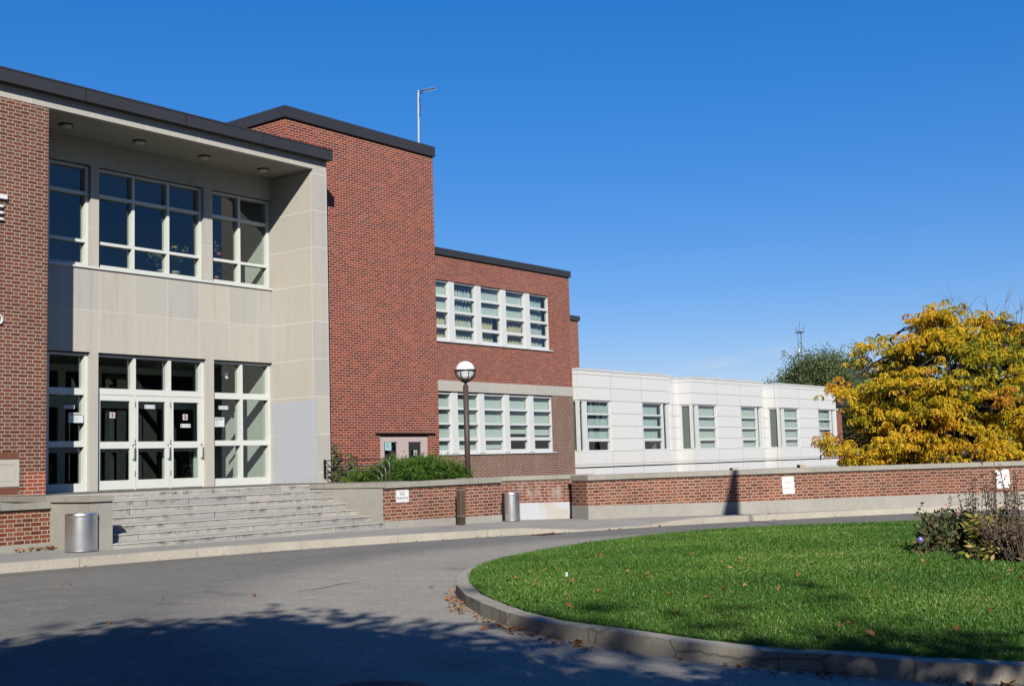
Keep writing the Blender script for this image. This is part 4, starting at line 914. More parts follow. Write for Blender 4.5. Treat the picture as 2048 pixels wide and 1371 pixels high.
def rotbox(x0, x1, y0, y1, z0, z1, c, a):
    m = MB().box(x0, x1, y0, y1, z0, z1); ca, sa = math.cos(a), math.sin(a); m.v = [(c[0]+x*ca-y*sa, c[1]+x*sa+y*ca, z) for x, y, z in m.v]; return m
rotbox(-.058, .058, -.058, .058, bz, bz+.16, bp, -.1).build('base', 'brown', bo, bevel=.006)
rotbox(-.062, .062, -.062, .062, bz+.166, bz+.715, bp, -.1).build('body', 'fluted', bo, bevel=.006)
m = MB()
for i in range(6):
    x = -.05+i*.02
    for bx in ((x-.006, x+.006, -.067, -.0625, bz+.19, bz+.69), (-.067, -.0625, x-.006, x+.006, bz+.19, bz+.69)): q = rotbox(*bx, bp, -.1); k0 = len(m.v); m.v += q.v; m.f += [tuple(i+k0 for i in f) for f in q.f]; m.u += q.u
m.build('fluting', 'brown', bo)
rotbox(-.068, .068, -.068, .068, bz+.717, bz+.735, bp, -.1).build('cap', 'brown', bo, bevel=.004)
# globe lamp
nL = np.array([.789, .614, 0]); LP0 = np.array([20.27, 17.11, 0])
def onL(px, py): d = ray(px, py); return d*(np.dot(LP0, nL)/np.dot(d, nL))+O3
gt, gc, gb = onL(930.5, 721.5), onL(930.5, 741), onL(931, 761); R_ = (gt[2]-gb[2])/2*.985; C_ = ((gc[0]), gc[1], (gt[2]+gb[2])/2)
la = thing('globe_lamp', (C_[0], C_[1], -.75+E_), 'white globe street lamp on a brown pole behind the short wall', 'street lamp')
MB().tube([(C_[0], C_[1], -.8+E_), (C_[0], C_[1], C_[2]-R_-.10)], [.062, .060], 16).build('pole', 'brown', la, smooth=True)
MB().lathe((C_[0], C_[1], C_[2]-R_-.10), [(.06, 0), (.03, .004), (.028, .05), (.055, .06), (.10, .075), (.105, .10), (.09, .11)], 20).build('collar', 'black', la)
MB().lathe(C_, [(R_*math.cos(a), R_*math.sin(a)) for a in np.linspace(-1.56, 1.5707, 28)], 40).build('globe', 'globe', la, smooth=True)
m = MB(); RR = R_*1.10
for k in range(8):
    a = k*math.pi/4+.25; m.tube([(C_[0]+RR*math.cos(e)*math.cos(a), C_[1]+RR*math.cos(e)*math.sin(a), C_[2]+RR*math.sin(e)) for e in np.linspace(-1.25, .05, 9)], .0095, 6)
m.build('cage_rib', 'black', la, smooth=True)
MB().lathe((C_[0], C_[1], C_[2]+.0), [(RR-.004, -.006), (RR+.010, -.006), (RR+.010, .022), (RR-.004, .022), (RR-.004, -.006)], 40).build('cage_ring', 'black', la)
MB().lathe((C_[0], C_[1], C_[2]-.055), [(RR*.975, 0), (RR*.985, 0), (RR*.985, .007), (RR*.975, .007)], 40).build('cage_ring', 'black', la)
# stainless hand rail on the landing edge
hr = thing('hand_rail', (18.72, 19, ZT), 'low stainless hand rail with four curved bars on the landing edge', 'railing')
zr_ = [.165, .03, -.08, -.2]; ends = [18.02, 18.13, 18.24, 18.35]
for i, (z, ye) in enumerate(zip(zr_, ends)):
    z += E_; r = .16 if z-ZT > .2 else (z-ZT)*.75; X = 18.735; pts = [(X, 20.0, z), (X+.02, ye+r, z)]
    pts += [(X+.02, ye+r-r*math.sin(a), z-r+r*math.cos(a)) for a in np.linspace(.2, 1.5708, 7)]+[(X+.02, ye, ZT-.01)]
    MB().tube(pts, .013, 8).build('bar', 'rail', hr, smooth=True)
MB().tube([(18.74, 18.98, ZT-.01), (18.74, 18.98, .175+E_)], .012, 8).build('post', 'black', hr)
bxo('wall_plate', 'black', hr, 18.70, 18.745, 19.965, 19.999, -.22+E_, .19+E_)

# ================================================================ notices on the glass
def notice(label, px0, px1, py0, py1, Y, kind, name='notice', group='notices on the entrance glass', mat='paper'):
    a, b = onY(px0, py0, Y), onY(px1, py1, Y); x0, x1, z0, z1 = a[0], b[0], b[2], a[2]
    o = thing(name, ((x0+x1)/2, Y, (z0+z1)/2), label, 'sign' if name != 'notice' else 'notice', group)
    bxo('sheet', mat, o, x0, x1, Y-.003, Y, z0, z1); w, h = x1-x0, z1-z0; m = MB(); f = lambda a, b, c, d: m.face([(x0+a*w, Y-.0045, z0+c*h), (x0+b*w, Y-.0045, z0+c*h), (x0+b*w, Y-.0045, z0+d*h), (x0+a*w, Y-.0045, z0+d*h)])
    if kind == 'strip':
        f(.04, .10, .25, .85); f(.04, .16, .18, .30); f(.88, .95, .2, .85); m.build('mark', 'ink', o); m = MB(); f(.22, .82, .35, .44); f(.22, .82, .56, .65); m.build('print', plain('grey_print', (.35, .42, .5), .8), o)
    if kind == 'sheet':
        f(.08, .22, .84, .91); f(.26, .94, .85, .90); f(.22, .9, .73, .79); m.build('heading', 'ink', o); m = MB()
        for i in range(7): f(.25, .45+.12*((i*7) % 3), .62-.075*i, .645-.075*i)
        m.build('print', plain('grey_print', (.4, .44, .48), .8), o)
    if kind == 'round':
        cx, cz, r = x0+w/2, z0+h/2, min(w, h)*.42
        for r0, r1, mt in ((.78, 1., 'signred'),):
            for i in range(24): a0, a1 = i*math.pi/12, (i+1)*math.pi/12; m.face([(cx+r*r0*math.cos(a0), Y-.0045, cz+r*r0*math.sin(a0)), (cx+r*r1*math.cos(a0), Y-.0045, cz+r*r1*math.sin(a0)), (cx+r*r1*math.cos(a1), Y-.0045, cz+r*r1*math.sin(a1)), (cx+r*r0*math.cos(a1), Y-.0045, cz+r*r0*math.sin(a1))][::-1])
            d = r*.55; e = r*.12; m.face([(cx-d-e, Y-.006, cz+d-e), (cx-d+e, Y-.006, cz+d+e), (cx+d+e, Y-.006, cz-d+e), (cx+d-e, Y-.006, cz-d-e)][::-1])
        m.build('prohibition_ring', 'signred', o); m = MB(); f(.38, .56, .24, .78); f(.5, .62, .5, .7); f(.34, .46, .22, .38); m.build('pictogram', 'ink', o)
    if kind == 'lines': f(.15, .7, .72, .77); f(.15, .75, .40, .45); f(.15, .6, .56, .58); m.build('print', 'ink', o)
    return o
YG = YN+.06
notice('white label strip high on the left side glass of the entrance', 127, 149, 809.5, 817, YG, 'strip'); notice('white printed paper on the left side glass beside the brick pier', 137, 166.5, 824.5, 845, YG, 'sheet')
notice('round prohibition sticker on the left door leaf', 219.5, 230, 824, 835.5, YG, 'round', 'sticker'); notice('label strip on the middle door leaf', 289, 310, 809, 817, YG, 'strip')
notice('round prohibition sticker on the right door leaf', 365.5, 375, 828, 839.5, YG, 'round', 'sticker'); notice('label strip under the round sticker on the right door leaf', 361, 381, 847, 854.5, YG, 'strip')
notice('label strip on the right side glass of the entrance', 437, 456.5, 811, 818.5, YG, 'strip'); notice('white printed paper on the right side glass beside the doors', 423.5, 448.5, 834, 853, YG, 'sheet')
notice('aqua paper on the left pink door leaf of the tower', 769.5, 782.5, 884, 900, YT+.025, 'lines', mat='aqua', group='notices on the tower doors'); notice('small white sticker on the right pink door leaf of the tower', 827, 834, 900, 910, YT+.025, 'round', 'sticker', 'notices on the tower doors')

# ================================================================ potted plants behind the upper windows
def potted(px, py, kind, label, hgt, spread):
    p = onY(px, py, YN+.42); z = 4.19+E_; o = thing('potted_plant', (p[0], YN+.42, z), label, 'potted plant', 'potted plants inside the upper windows'); c = (p[0], YN+.42, z)
    MB().lathe(c, [(.075, 0), (.105, .16), (.12, .16), (.12, .20), (.10, .20), (.09, .17), (.001, .17)], 24).build('pot', 'terracotta' if kind == 'rose' else plain('grey_pot', (.38, .33, .28), .8), o, smooth=False)
    n = 90 if kind == 'leafy' else 45; m = MB(); P = []
    for i in range(7 if kind == 'leafy' else 3):
        a = RNG.uniform(0, 6.3); s = spread*RNG.uniform(.4, 1); m.tube([(c[0], c[1], z+.17), (c[0]+s*.4*math.cos(a), c[1]+s*.3*math.sin(a), z+.17+hgt*.55), (c[0]+s*math.cos(a), c[1]+s*.5*math.sin(a), z+.17+hgt*RNG.uniform(.7, 1))], [.007, .005, .003], 5); P += [Vector(m.v[-1])]*3+[Vector((c[0]+s*.5*math.cos(a), c[1]+s*.3*math.sin(a), z+.17+hgt*.55))]*2
    m.build('stem', 'twig', o); base = np.array([P[i % len(P)] for i in range(n)])+RNG.normal(size=(n, 3))*[spread*.33, .08, hgt*.15]; D = unit(rdir(n)+np.array([0, 0, .1]))
    leaves('foliage', base, D, sidev(D), RNG.uniform(.06, .12, n), .055, RNG.uniform(0, 1, n), 'leaf_green', o)
    if kind == 'rose':
        for k, (dx, dz) in enumerate(((-.02, .95), (.10, .86), (.02, .60), (.09, .36), (-.04, 1.2))):
            q = (c[0]+dx, c[1]-.05, z+.1+hgt*dz*.85); MB().lathe(q, [(.001, -.04), (.045, -.02), (.05, .01), (.035, .035), (.02, .02), (.001, .03)], 10).build('blossom', 'rose', o, smooth=True)
    return o
potted(325, 545, 'leafy', 'bushy green plant in a pot inside the upper window, left of the pair', .42, .30); potted(349, 545, 'leafy', 'taller green plant in a pot inside the upper window, right of the pair', .52, .26); potted(428, 555, 'rose', 'pink flowering rose in a clay pot inside the right upper window', .85, .06)

# ================================================================ shrubs by the tower
def juniper(label, px, py, w, h, d, n, seed):
    p, _t = onL(px, py), 0; g = -.75+E_; c = np.array([p[0], p[1], g]); o = thing('juniper_bush', tuple(c), label, 'shrub', 'juniper bushes before the tower'); top = p[2]
    m = MB(); rr = random.Random(seed); B = []
    for i in range(16):
        a = rr.uniform(0, 6.28); r = rr.uniform(.45, 1.)**.6; e = (c[0]+w*r*math.cos(a), c[1]+d*r*math.sin(a), g+(top-g)*rr.uniform(.55, 1.0)*(1-.35*r*r)); B.append(e)
        m.tube([tuple(c), (c[0]+(e[0]-c[0])*.55, c[1]+(e[1]-c[1])*.55, g+(e[2]-g)*.45), e], [.03, .02, .008], 6)
    m.build('stem', 'bark', o); B = np.array(B+[(c[0]+w*.4*math.cos(k), c[1]+d*.4*math.sin(k), top-.10) for k in range(8)])
    P = []; D = []; rn = []
    for b in B:
        k = n//len(B); q = RNG.normal(size=(k, 3))*[w*.17, d*.2, .10]; sp = b+q; P.append(sp); dd = unit(q*[1, 1, .6]+RNG.normal(size=(k, 3))*.07+np.array([0, 0, .10])); D.append(dd); rn.append(np.clip(.45+q[:, 2]*1.6+RNG.normal(size=k)*.18, 0, 1))
    P, D, rn = np.concatenate(P), np.concatenate(D), np.concatenate(rn)
    # each spray: five needles fanning out
    P = np.repeat(P, 5, 0); D = unit(np.repeat(D, 5, 0)+RNG.normal(size=P.shape)*.45); rn = np.repeat(rn, 5)+RNG.normal(size=len(P))*.06
    leaves('foliage', P, D, sidev(D), RNG.uniform(.045, .10, len(P)), .013, rn, 'juniper', o)
juniper('low spreading juniper beside the hand rail', 733, 948, .7, 1, .4, 2600, 1); juniper('bushy juniper before the pink doors, left of the pair', 790, 928, .62, 1, .45, 3400, 2)
juniper('bushy juniper before the pink doors, right of the pair', 848, 923, .6, 1, .45, 3400, 3); juniper('juniper bush nearest the globe lamp', 893, 930, .42, 1, .45, 2400, 4)
def broad(name, label, px, py, w, top, n, mat, lw, climb=False, red=0):
    p = onY(px, py, 20.62 if climb else 19.6); c = np.array([p[0], 20.62 if climb else 19.6, -.75+E_]); zt = onY(px, top, c[1])[2]
    o = thing(name, tuple(c), label, 'plant'); m = MB(); P = []
    for i in range(9):
        a = RNG.uniform(0, 6.28); r = w*RNG.uniform(.2, 1); e = (c[0]+r*math.cos(a), c[1]+(.06 if climb else r)*math.sin(a), c[2]+(zt-c[2])*RNG.uniform(.55, 1))
        m.tube([tuple(c), (c[0]+(e[0]-c[0])*.5, c[1]+(e[1]-c[1])*.5, (c[2]+e[2])/2), e], [.010, .008, .004], 5)
        for t in np.linspace(.35, 1, n//9): P.append(c+(np.array(e)-c)*t)
    m.build('stem', 'twig', o); P = np.array(P)+RNG.normal(size=(len(P), 3))*[w*.22, .03 if climb else w*.2, .05]; D = unit(rdir(len(P))*[1, .6, .5]+np.array([0, -.35, -.25]))
    leaves('foliage', P, D, sidev(D), RNG.uniform(.07, .13, len(P))*lw, .065*lw, RNG.uniform(0, 1, len(P)), mat, o)
    if red: q = P[:red]; D = rdir(red); leaves('red_leaf', q, D, sidev(D), .08, .05, .5, 'fallen', o)
broad('climbing_vine', 'leafy vine climbing the tower wall beside the stone pier', 671, 950, .10, 872, 240, 'leaf_green', .9, True); broad('leafy_plant', 'pale broad leaved plant behind the hand rail', 692, 955, .36, 902, 330, 'shrubleaf', 1.1, red=10)

# ================================================================ trees
def limb(m, a, b, r0, r1, sag=.0, seg=5, wob=.12):
    a, b = np.array(a, float), np.array(b, float); L = np.linalg.norm(b-a); pts = []; rad = []
    for i in range(seg+1):
        t = i/seg; q = a+(b-a)*t; q[2] += sag*L*math.sin(t*math.pi); q += RNG.normal(size=3)*wob*L*.12*math.sin(t*math.pi); pts.append(tuple(q)); rad.append(r0+(r1-r0)*t)
    m.tube(pts, rad, 7 if r0 > .05 else 5); return pts
def tree(name, label, base, height, trunk_h, r, clumps, mat, leaf, tr_r=.2, n_whorl=20, droop=True, group=None, flat=.4, cr=.7, solid=False, twigs=0, cfn=None):
    o = thing(name, base, label, 'tree', group); b = np.array(base, float); m = MB(); fork = b+np.array([0, 0, trunk_h])
    limb(m, b-np.array([0, 0, .1]), fork, tr_r, tr_r*.7, 0, 5, .08); tips = []
    mains = [limb(m, fork, b+np.array([r*.5*math.cos(a), r*.5*math.sin(a), trunk_h+(height-trunk_h)*RNG.uniform(.45, .75)]), tr_r*.6, tr_r*.22, .05) for a in np.linspace(0, 6.28, 7)[:-1]+.4]
    mains.append(limb(m, fork, b+np.array([0, 0, height*.92]), tr_r*.6, tr_r*.15, 0)); C = cfn() if cfn else None
    if C is None:
        C = []
        for i in range(clumps):
            d = rdir(1)[0]; q = RNG.uniform(.35, 1)**.5; h0, h1 = trunk_h*.75, height; cz = (h0+h1)/2
            C.append(b+np.array([d[0]*r*q, d[1]*r*q, cz+d[2]*(h1-h0)/2*q]))
        C = np.array(C)
    for c in C:
        mn = min(mains, key=lambda k: min(np.linalg.norm(np.array(p)-c) for p in k)); p = min(mn, key=lambda p: np.linalg.norm(np.array(p)-c)+(.4*max(0, p[2]-c[2]))); limb(m, p, c, .035+.02*tr_r, .012, .06, 4, .3)
    for i in range(twigs):
        c = C[i % len(C)]; e = c+np.array([RNG.normal()*.35, RNG.normal()*.3, RNG.uniform(.5, 1.2)]); limb(m, c, e, .012, .004, 0, 3, .4)
    m.build('trunk', 'bark', o, smooth=True)
    k = n_whorl; W_ = np.repeat(C, k, 0)+(rdir(len(C)*k)*RNG.uniform(0, 1, (len(C)*k, 1))**.4*cr*.8 if solid else RNG.normal(size=(len(C)*k, 3))*[cr*.5, cr*.5, cr*flat*.55]); cid = np.repeat(RNG.normal(size=len(C)), k)
    n = len(W_)
    if droop:                         # each whorl: drooping compound leaves made of paired leaflets
        nf, nl = 6, 9; az = RNG.uniform(0, 6.28, (n, 1))+np.arange(nf)*6.28/nf+RNG.normal(size=(n, nf))*.3; Lf = leaf*RNG.uniform(.7, 1.2, (n, nf))
        t = np.linspace(.18, 1, nl); ang = .35-1.75*t                                  # pitch along the frond
        dt = t[1]-t[0]; hx = np.cumsum(np.cos(ang))*dt; hz = np.cumsum(np.sin(ang))*dt
        X = W_[:, None, None, :]+Lf[:, :, None, None]*np.stack([np.cos(az)[:, :, None]*hx, np.sin(az)[:, :, None]*hx, np.broadcast_to(hz, (n, nf, nl))], -1)
        s = np.where(np.arange(nl) % 2 == 0, 1., -1.); sd = np.stack([-np.sin(az), np.cos(az), np.zeros_like(az)], -1)[:, :, None, :]*s[:, None]
        fw = np.stack([np.cos(az)[:, :, None]*np.cos(ang), np.sin(az)[:, :, None]*np.cos(ang), np.broadcast_to(np.sin(ang), (n, nf, nl))], -1)
        D = unit(sd*.75+fw*.75+np.array([0, 0, -.35])).reshape(-1, 3); P = X.reshape(-1, 3)
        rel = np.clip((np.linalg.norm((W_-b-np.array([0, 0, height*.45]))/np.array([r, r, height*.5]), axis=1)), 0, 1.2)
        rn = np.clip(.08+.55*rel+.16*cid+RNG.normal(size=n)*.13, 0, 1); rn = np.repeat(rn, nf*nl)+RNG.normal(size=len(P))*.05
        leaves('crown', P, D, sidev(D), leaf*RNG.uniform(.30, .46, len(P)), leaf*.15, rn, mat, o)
    else:
        nf = 12; P = np.repeat(W_, nf, 0)+RNG.normal(size=(n*nf, 3))*leaf*1.2; D = unit(rdir(n*nf)+np.array([0, 0, -.2])); rn = np.repeat(.5+.16*cid+RNG.normal(size=n)*.15, nf)+RNG.normal(size=n*nf)*.08
        leaves('crown', P, D, sidev(D), leaf*RNG.uniform(.7, 1.3, n*nf), leaf*.55, rn, mat, o)
    return o
def atd(px, py, depth): d = ray(px, py); return d*(depth/np.dot(d, RM[2]))+O3
# the yellow tree: clumps laid out as layered boughs
YD = 40.; yb = atd(1912, 930, YD); yb = (yb[0], yb[1], -.75+E_)
def yellow_clumps():
    C = []; prof = [(622, 40), (640, 110), (680, 172), (730, 212), (780, 232), (830, 220), (880, 225), (930, 215)]
    while len(C) < 300:
        py = RNG.uniform(633, 938); hw = np.interp(py, [p[0] for p in prof], [p[1] for p in prof])*.945; cen = np.interp(py, [630, 700, 930], [1914, 1940, 1936])
        a = RNG.uniform(0, 6.283); q = RNG.uniform(.18, 1)**.42; lump = 1+.09*math.sin(3*a+py*.045)+.06*math.sin(7*a-py*.03)
        side, dep = math.cos(a)*q*lump, math.sin(a)*q*lump
        if math.sin(py*.055+side*5)*math.sin(side*7+dep*4+1.) > .62: continue          # hollows between the boughs
        C.append(atd(cen+side*hw, py+10*side*side, YD+dep*hw*YD/F))
    C += [atd(px, py, YD-1.+RNG.normal()*.4) for px, py in ((1655, 882), (1668, 886), (1682, 889), (1700, 893), (1690, 770), (1676, 782), (1720, 705), (1738, 690), (1860, 628), (1850, 640), (1905, 622), (1995, 640), (1710, 915), (1740, 925), (1800, 928), (1850, 930), (2030, 760), (1880, 626), (1960, 636), (2040, 655))]
    return np.array(C)
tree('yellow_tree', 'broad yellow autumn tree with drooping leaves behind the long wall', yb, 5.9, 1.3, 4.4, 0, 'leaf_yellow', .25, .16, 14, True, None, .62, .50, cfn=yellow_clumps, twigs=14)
def gtree(name, label, px, depth, top, w_px, mat, leaf, n=70, k=16, group='trees beyond the building', trunk=.3, **kw):
    p = atd(px, 930, depth); h = atd(px, top, depth)[2]-(-.8+E_); return tree(name, label, (p[0], p[1], -.8+E_), h, h*.3, w_px*depth/F/2, n, mat, leaf, trunk, k, False, group, .6, kw.pop('cr', 1.6), **kw)
gtree('green_tree', 'grey green tree above the annex roof below the radio mast', 1634, 95, 714, 122, 'leaf_green', .18, 120, 48)
gtree('green_tree', 'thin grey green tree between the annex roof and the yellow tree', 1702, 100, 716, 90, 'leaf_green', .21, 50, 24)
gtree('dark_tree', 'dark green tree showing low between the brick end wall and the yellow tree', 1748, 80, 800, 110, 'leaf_dark', .2, 60, 30, cr=1.2)
gtree('dark_tree', 'dark green tree behind the middle of the yellow tree', 1850, 84, 790, 190, 'leaf_dark', .2, 70, 18, cr=1.1)
gtree('dark_tree', 'dark green tree low at the right edge behind the yellow tree', 1990, 78, 780, 190, 'leaf_dark', .2, 70, 16, cr=1.1)
# bare branches showing over the yellow tree
p = atd(2000, 930, 55); bt = thing('bare_tree', (p[0], p[1], -.8+E_), 'leafless tree whose fine twigs stick up behind the top of the yellow tree', 'tree', 'trees beyond the building'); m = MB()
f0 = np.array([p[0], p[1], -.8+E_]); fk = f0+np.array([0, 0, 2.2]); limb(m, f0, fk, .2, .14)
for px, py in ((1905, 600), (1925, 640), (1945, 628), (1975, 622), (1996, 640), (2010, 606), (2033, 628), (2044, 622), (1960, 650), (2060, 615), (1935, 618)):
    t = atd(px, py, 55+RNG.normal()*1.2); pts = limb(m, fk, t, .07, .008, .03, 6, .25)
    for j in range(3, 7):
        for s in range(3): q = np.array(pts[j]); e = q+np.array([RNG.normal()*.4, RNG.normal()*.4, RNG.uniform(.2, .9)]); limb(m, q, e, .012, .004, 0, 3, .5)
m.build('trunk', 'twig', bt)
# trees standing out of the frame: the one whose shadow lies across the drive, and the row the glass mirrors
def shade_clumps():
    def at(a, p, z): return np.array([a*.702+p*.712, a*.712-p*.702, z])
    C = [at(-1.8, -1.15, 4.7)+rdir(1)[0]*RNG.uniform(.2, 1)**.5*np.array([2.05, 2.05, 1.6]) for i in range(125)]
    return np.array(C+[at(-1.6, 2.3, 3.45)+rdir(1)[0]*RNG.uniform(.2, 1)**.5*np.array([1.25, 1.25, .95]) for i in range(34)])
tree('shade_tree', 'leafy tree behind the camera that shades the drive', (-1.9, -.9, -.05), 6.6, 2.7, 2.7, 120, 'leaf_dark', .20, .2, 46, False, None, .8, 1.0, solid=True, cfn=shade_clumps)
for x, y, h, r in ((-13, -12.5, 14, 5), (-15, -6, 13, 4.5), (-10, -19, 12, 4.2), (-12, 8.5, 12, 4), (-20, 1, 14, 5), (-1, -24, 14, 5), (-5.5, 12.5, 13, 4), (-1.5, 19.5, 13, 4), (-9, 20, 14, 4.5)):  # unseen trees added round the camera to hold back sky light
    tree('sky_block_tree', 'large leafy tree behind the camera, out of the photograph', (x, y, -.1), h, h*.2, r, 110, 'leaf_dark', .42, .3, 22, False, 'trees behind the camera', .7, 2.2)
for i, (x, y, h) in enumerate(((26, -13, 9), (32, -15, 10), (38.5, -14, 9.5), (45, -16, 11), (52, -15, 10))):
    tree('lawn_tree', 'dark leafy tree on the far side of the drive, out of the photograph', (x, y, -.1), h, h*.06, 4.4, 95, 'leaf_dark', .40, .25, 18, False, 'trees across the drive', .7, 1.8)
# flag pole in the island, out of the frame; its limp flag shadows the long wall
fp = thing('flag_pole', (15.2, 3.2, .1), 'flag pole with a limp flag standing in the island flower bed', 'flag pole')
MB().tube([(15.2, 3.2, .1), (15.2, 3.2, 9.6)], [.04, .025], 10).build('pole', 'galv', fp)

# radio mast far behind
mt = atd(1602, 712, 160); mtp = atd(1600, 664, 160); ms = thing('radio_mast', (mt[0], mt[1], -.8+E_), 'thin lattice radio mast far behind the green tree', 'mast'); m = MB(); zt = mtp[2]; s_ = .28
for a in (0, 2.09, 4.19): m.tube([(mt[0]+s_*math.cos(a), mt[1]+s_*math.sin(a), -1+E_), (mt[0]+s_*math.cos(a), mt[1]+s_*math.sin(a), zt)], .034, 4)
z = mt[2]-3; q = 0
while z < zt: a, b = q*2.09, (q+1)*2.09; m.tube([(mt[0]+s_*math.cos(a), mt[1]+s_*math.sin(a), z), (mt[0]+s_*math.cos(b), mt[1]+s_*math.sin(b), z+.5)], .028, 4); z += .5; q += 1
m.build('lattice', 'mast', ms); MB().box(mt[0]-.45, mt[0]+.45, mt[1]-.45, mt[1]+.45, zt-.05, zt+.1).build('head_frame', 'mast', ms); m = MB()
for dx in (-.35, 0, .4): m.tube([(mt[0]+dx, mt[1]-dx, zt), (mt[0]+dx, mt[1]-dx, zt+(1.5 if dx == 0 else .8))], .03, 4)
m.build('whip_antenna', 'mast', ms); qa = atd(1598.5, 702, 160); MB().tube([(qa[0], qa[1], qa[2]-.25), (qa[0], qa[1], qa[2]+.3)], .11, 6).build('dish', 'white', ms)
# ---- the flag: cloth hanging in folds from the top of the pole, wider towards the hem
pc = np.array([15.2, 3.2]); FX0 = np.array([15.45, 3.54]); fp.location = (FX0[0], FX0[1], .1)
for c in fp.children: c.data.transform(Matrix.Translation((FX0[0]-15.2, FX0[1]-3.2, 0))); c.matrix_parent_inverse = fp.matrix_basis.inverted()
m = MB(); nz, nx = 16, 18; zt, zb_ = 9.32, 7.52; per = np.array([.712, -.702]); par_ = np.array([.702, .712]); rows = []
for i in range(nz+1):
    t = i/nz; wd = .06+.46*t**1.35; row = []
    for j in range(nx+1): s = j/nx; o_ = .12*math.sin(s*11+t*2)*(.25+.75*t); q = FX0-per*(s*wd-.04)+par_*o_; row.append((q[0], q[1], zt+(zb_-zt)*t-.08*s*t))
    rows.append(row)
for i in range(nz):
    for j in range(nx): m.face([rows[i][j], rows[i+1][j], rows[i+1][j+1], rows[i][j+1]])
m.build('flag', 'flag', fp, smooth=True)

# ================================================================ flower bed plants at the right edge
def onlawn(x, y): f = float(in_lawn(np.array([x]), np.array([y]))[0]); return road(x)+.125+.10*(1-min(f, 1)**2)
def gl(px, py):
    z = .2
    for i in range(25): p = onZ(px, py, z); z = onlawn(p[0], p[1])
    return p
mb = MB(); bc = gl(1990, 1108); pts = [(bc[0]+.45+.95*math.cos(a)*(1+.08*math.sin(3*a)), bc[1]-.60+1.40*math.sin(a)) for a in np.linspace(0, 6.283, 40)[:-1]]
mb.face([(*p, onlawn(*p)+.012) for p in pts]); struct(mb.build('flower_bed', 'soil'))
def plant(name, label, px, py, h, w, nst, nlf, mat, ll, lw, group=None, up=.3, seeds=0, lower=.1, flowers=(), stem='twig'):
    b = gl(px, py); o = thing(name, tuple(b), label, 'plant', group); m = MB(); P = []; tops = []
    for i in range(nst):
        a = RNG.uniform(0, 6.283); r = w*RNG.uniform(.15, 1); e = b+np.array([r*math.cos(a), r*math.sin(a), h*RNG.uniform(.62, 1)]); s = b+np.array([r*.3*math.cos(a), r*.3*math.sin(a), 0]); mid = (s+e)/2+RNG.normal(size=3)*.03
        m.tube([tuple(s), tuple(mid), tuple(e)], [.006, .005, .003], 5); tops.append(e)
        for t in RNG.uniform(lower, 1, max(nlf//nst, 1)): P.append(s+(e-s)*t+(mid-(s+e)/2)*math.sin(t*3.14))
    m.build('stem', stem, o); P = np.array(P)+RNG.normal(size=(len(P), 3))*.02; D = unit(rdir(len(P))*[1, 1, .6]+np.array([0, 0, up])); t_ = (P[:, 2]-b[2])/h
    leaves('foliage', P, D, sidev(D), ll*RNG.uniform(.6, 1.2, len(P)), lw, np.clip(RNG.uniform(0, 1, len(P)), 0, 1), mat, o, .15)
    if seeds:
        for e in tops[:seeds]: MB().lathe(tuple(e), [(.001, -.013), (.012, -.005), (.013, .005), (.001, .013)], 8).build('seed_head', 'twig', o, smooth=True)
    for mt, dx, dz, r in flowers:
        q = b+np.array([dx*.6, -dx*.78, dz])-np.array([.789, .614, 0])*w*.8; nrm = Vector((-.75, -.6, .25)).normalized(); s1 = nrm.orthogonal().normalized(); s2 = nrm.cross(s1); m = MB()
        for k in range(12): a, c = k*math.pi/6, (k+1)*math.pi/6; p0 = Vector(q); m.face([tuple(p0-nrm*.01), tuple(p0+(s1*math.cos(a)+s2*math.sin(a))*r), tuple(p0+(s1*math.cos(c)+s2*math.sin(c))*r)])
        m.build('blossom', mt, o)
        if mt == 'purple': MB().lathe(tuple(Vector(q)+nrm*.006), [(.001, -.012), (.013, 0), (.001, .012)], 8).build('blossom_eye', 'white', o)
    return o
plant('morning_glory', 'small dark green plant with one violet flower at the left end of the bed', 1838, 1108, .16, .10, 8, 60, 'greenbrown', .07, .045, flowers=[('purple', .0, .165, .027)])
plant('leafy_shrub', 'green brown bushy plant with small pink flowers at the left of the bed', 1893, 1100, .45, .30, 30, 760, 'greenbrown', .07, .036, flowers=[('rose', -.06, .50, .012), ('rose', .08, .42, .011)])
plant('leafy_shrub', 'dark low green bush between the violet flower and the yellowing plant', 1862, 1103, .32, .20, 18, 380, 'greenbrown', .065, .034)
plant('yellowing_plant', 'yellowing broad leaved plant in the middle of the flower bed', 1968, 1110, .46, .30, 24, 330, 'yleaf', .11, .036, up=.05, lower=.45)
plant('yellowing_plant', 'low yellow green plant in front at the foot of the brown stalks', 1978, 1122, .20, .22, 12, 90, 'yleaf', .09, .035, up=.0)
for i, (px, py, h, lab) in enumerate(((1908, 1098, .92, 'pale feathery stalk rising left of the yellowing plant'), (1934, 1098, .98, 'thin grey seed stalk just right of the feathery stalk'), (1957, 1100, 1.12, 'tall brown dead stalk in front of the kerb, left of the faded sign'), (1975, 1104, 1.02, 'brown dead stalk thick with seed heads below the faded sign'), (1996, 1104, 1.30, 'tallest dead stalk crossing the faded sign'), (2016, 1108, 1.08, 'dark dead stalk right of the faded sign'), (2032, 1112, 1.18, 'dead stalk second from the right edge'), (2046, 1116, 1.0, 'dead stalk at the very right edge'))):
    plant('dead_stalk', lab, px, py, h*.74, .12, 5 if i > 1 else 3, 170 if i > 1 else 120, 'deadleaf' if i > 1 else 'shrubleaf', .045 if i > 1 else .03, .018, 'dead flower stalks in the bed', up=.2, seeds=4 if i > 1 else 0, lower=.25)
